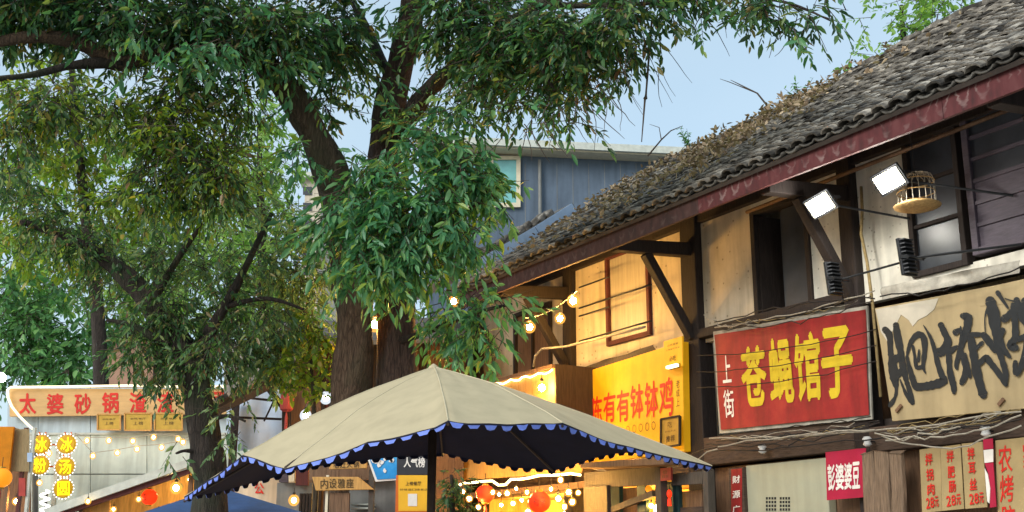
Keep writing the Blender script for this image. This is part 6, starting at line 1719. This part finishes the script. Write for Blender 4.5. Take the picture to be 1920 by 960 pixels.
back_tree('broad_far_tree', 'broad pale green tree filling the gap behind the leaning tree', (300, 31), [(300, 900, 31, 30), (300, 700, 31, 26), (295, 500, 31, 18), (290, 350, 31, 8)],
          [(60, 450, 31, 110, 60, 2, 1.7), (200, 450, 31, 110, 70, 2, 1.9), (330, 470, 31, 120, 90, 2, 1.9), (400, 380, 31, 90, 80, 2, 1.4), (90, 540, 31, 110, 50, 2, 2.0), (230, 560, 31, 100, 70, 2, 2.0), (360, 620, 31, 110, 70, 2, 2.0), (480, 480, 31, 100, 90, 2, 1.6), (520, 620, 31, 90, 80, 2, 1.8), (440, 300, 31, 100, 80, 2, 1.1), (60, 320, 31, 100, 80, 2, 1.1), (250, 300, 31, 100, 90, 2, .9), (540, 330, 31, 50, 80, 1.6, .9)], .24, L_BRIGHT, dict(aspect=.45, k=8, twig=.5, droop_=.45), .012)
# dark shrub behind the umbrella pole
sb = thing('dark_shrub', (P(848, 960, 12.4)[0], 12.4, 0), 'dark bushy shrub just right of the umbrella pole', 'shrub')
limb(sb, 'stem', [(848, 1000, 12.4, 12), (848, 940, 12.4, 9), (846, 890, 12.4, 5)], 'bark_dark', 8, True)
crown(sb, [('foliage', [(848, 925, 12.4, 22, 40, .2, 2.6), (852, 980, 12.4, 30, 40, .25, 2.6), (842, 890, 12.4, 14, 20, .15, 1.8)], .07, L_DARK, dict(aspect=.36, k=8, twig=.14, droop_=.3))], .004)
# weeds growing from the ridge
for (s, t_, h, n_, mt, lab) in [(13.1, .93, .42, 14, L_FAR, 'small green weed sprouting from the tile ridge near the blue house'), (10.9, .97, .3, 6, L_FAR, 'tiny green weed on the tile ridge')]:
    b = RF(s, t_, .06)
    t = thing('roof_weed', b, lab, 'weed', 'roof weeds')
    m = MB(); fr_ = []
    B, Dd = [], []
    for k in range(5):
        tip = b + np.array((random.uniform(-.22, .22), random.uniform(-.15, .15), h * random.uniform(.6, 1.1)))
        m.tube([b, (b + tip) / 2 + RNG.normal(0, .02, 3), tip], [.005, .004, .002], 4)
        for j in range(n_):
            u = random.uniform(.3, 1); B.append(b * (1 - u) + tip * u); Dd.append(unit(np.array((random.gauss(0, 1), random.gauss(0, 1), random.uniform(-.2, .8)))))
    m.build('stems', MAT['twig'], t)
    A = leaf_frames(np.array(B), np.array(Dd), RNG.uniform(.04, .09, len(B)), RNG.uniform(.015, .03, len(B)))
    leaf_mesh('leaves', A, mt, t)
# dry fallen branches on the ridge
for (pxs, lab) in [([(1215, 292), (1240, 262), (1258, 245), (1280, 236)], 'dry forked branch sticking up from the tile ridge'), ([(1440, 200), (1420, 175), (1390, 160), (1370, 150)], 'thin dry twig lying over the tile ridge')]:
    pl = FacadePlane(-1.9)
    t = thing('dry_branch', pl(*pxs[0]), lab, 'branch', 'dry branches on the roof')
    MB().tube([pl(*p) for p in pxs], [.014, .012, .009, .004], 6).build('stem', MAT['twig'], t)
    MB().tube([pl(*pxs[1]), pl(pxs[2][0] - 22, pxs[2][1] - 6), pl(pxs[2][0] - 40, pxs[2][1] - 12)], [.009, .006, .003], 5).build('side_twig', MAT['twig'], t)
# fallen leaves lying on the tiles
n = 2600
sL = np.concatenate([RNG.normal(11.3, 1.3, n // 2), RNG.uniform(9.5, 15.0, n // 2)])
tL = np.concatenate([np.clip(RNG.normal(.72, .16, n // 2), .05, .99), RNG.uniform(.04, .99, n // 2) ** .8])
B, Dd = [], []
for s, t_ in zip(sL, tL):
    if not (S0 < s < S1) or (math.sin(s * 2.1 + t_ * 5) + math.sin(s * 5.3 - t_ * 9) < -0.7): continue
    B.append(RF(s, t_, .11 + random.uniform(0, .07) * (1.4 if abs(s - 11.3) < 1.5 and t_ > .6 else 1))); Dd.append(unit(np.array((random.gauss(0, 1), random.gauss(0, 1), random.gauss(0, .6)))))
A = leaf_frames(np.array(B), np.array(Dd), RNG.uniform(.05, .12, len(B)), RNG.uniform(.03, .055, len(B)))
o = leaf_mesh('leaf_litter', A, L_BROWN, None)
tag(o, 'brown fallen leaves strewn over the grey tile roof', 'leaf litter')
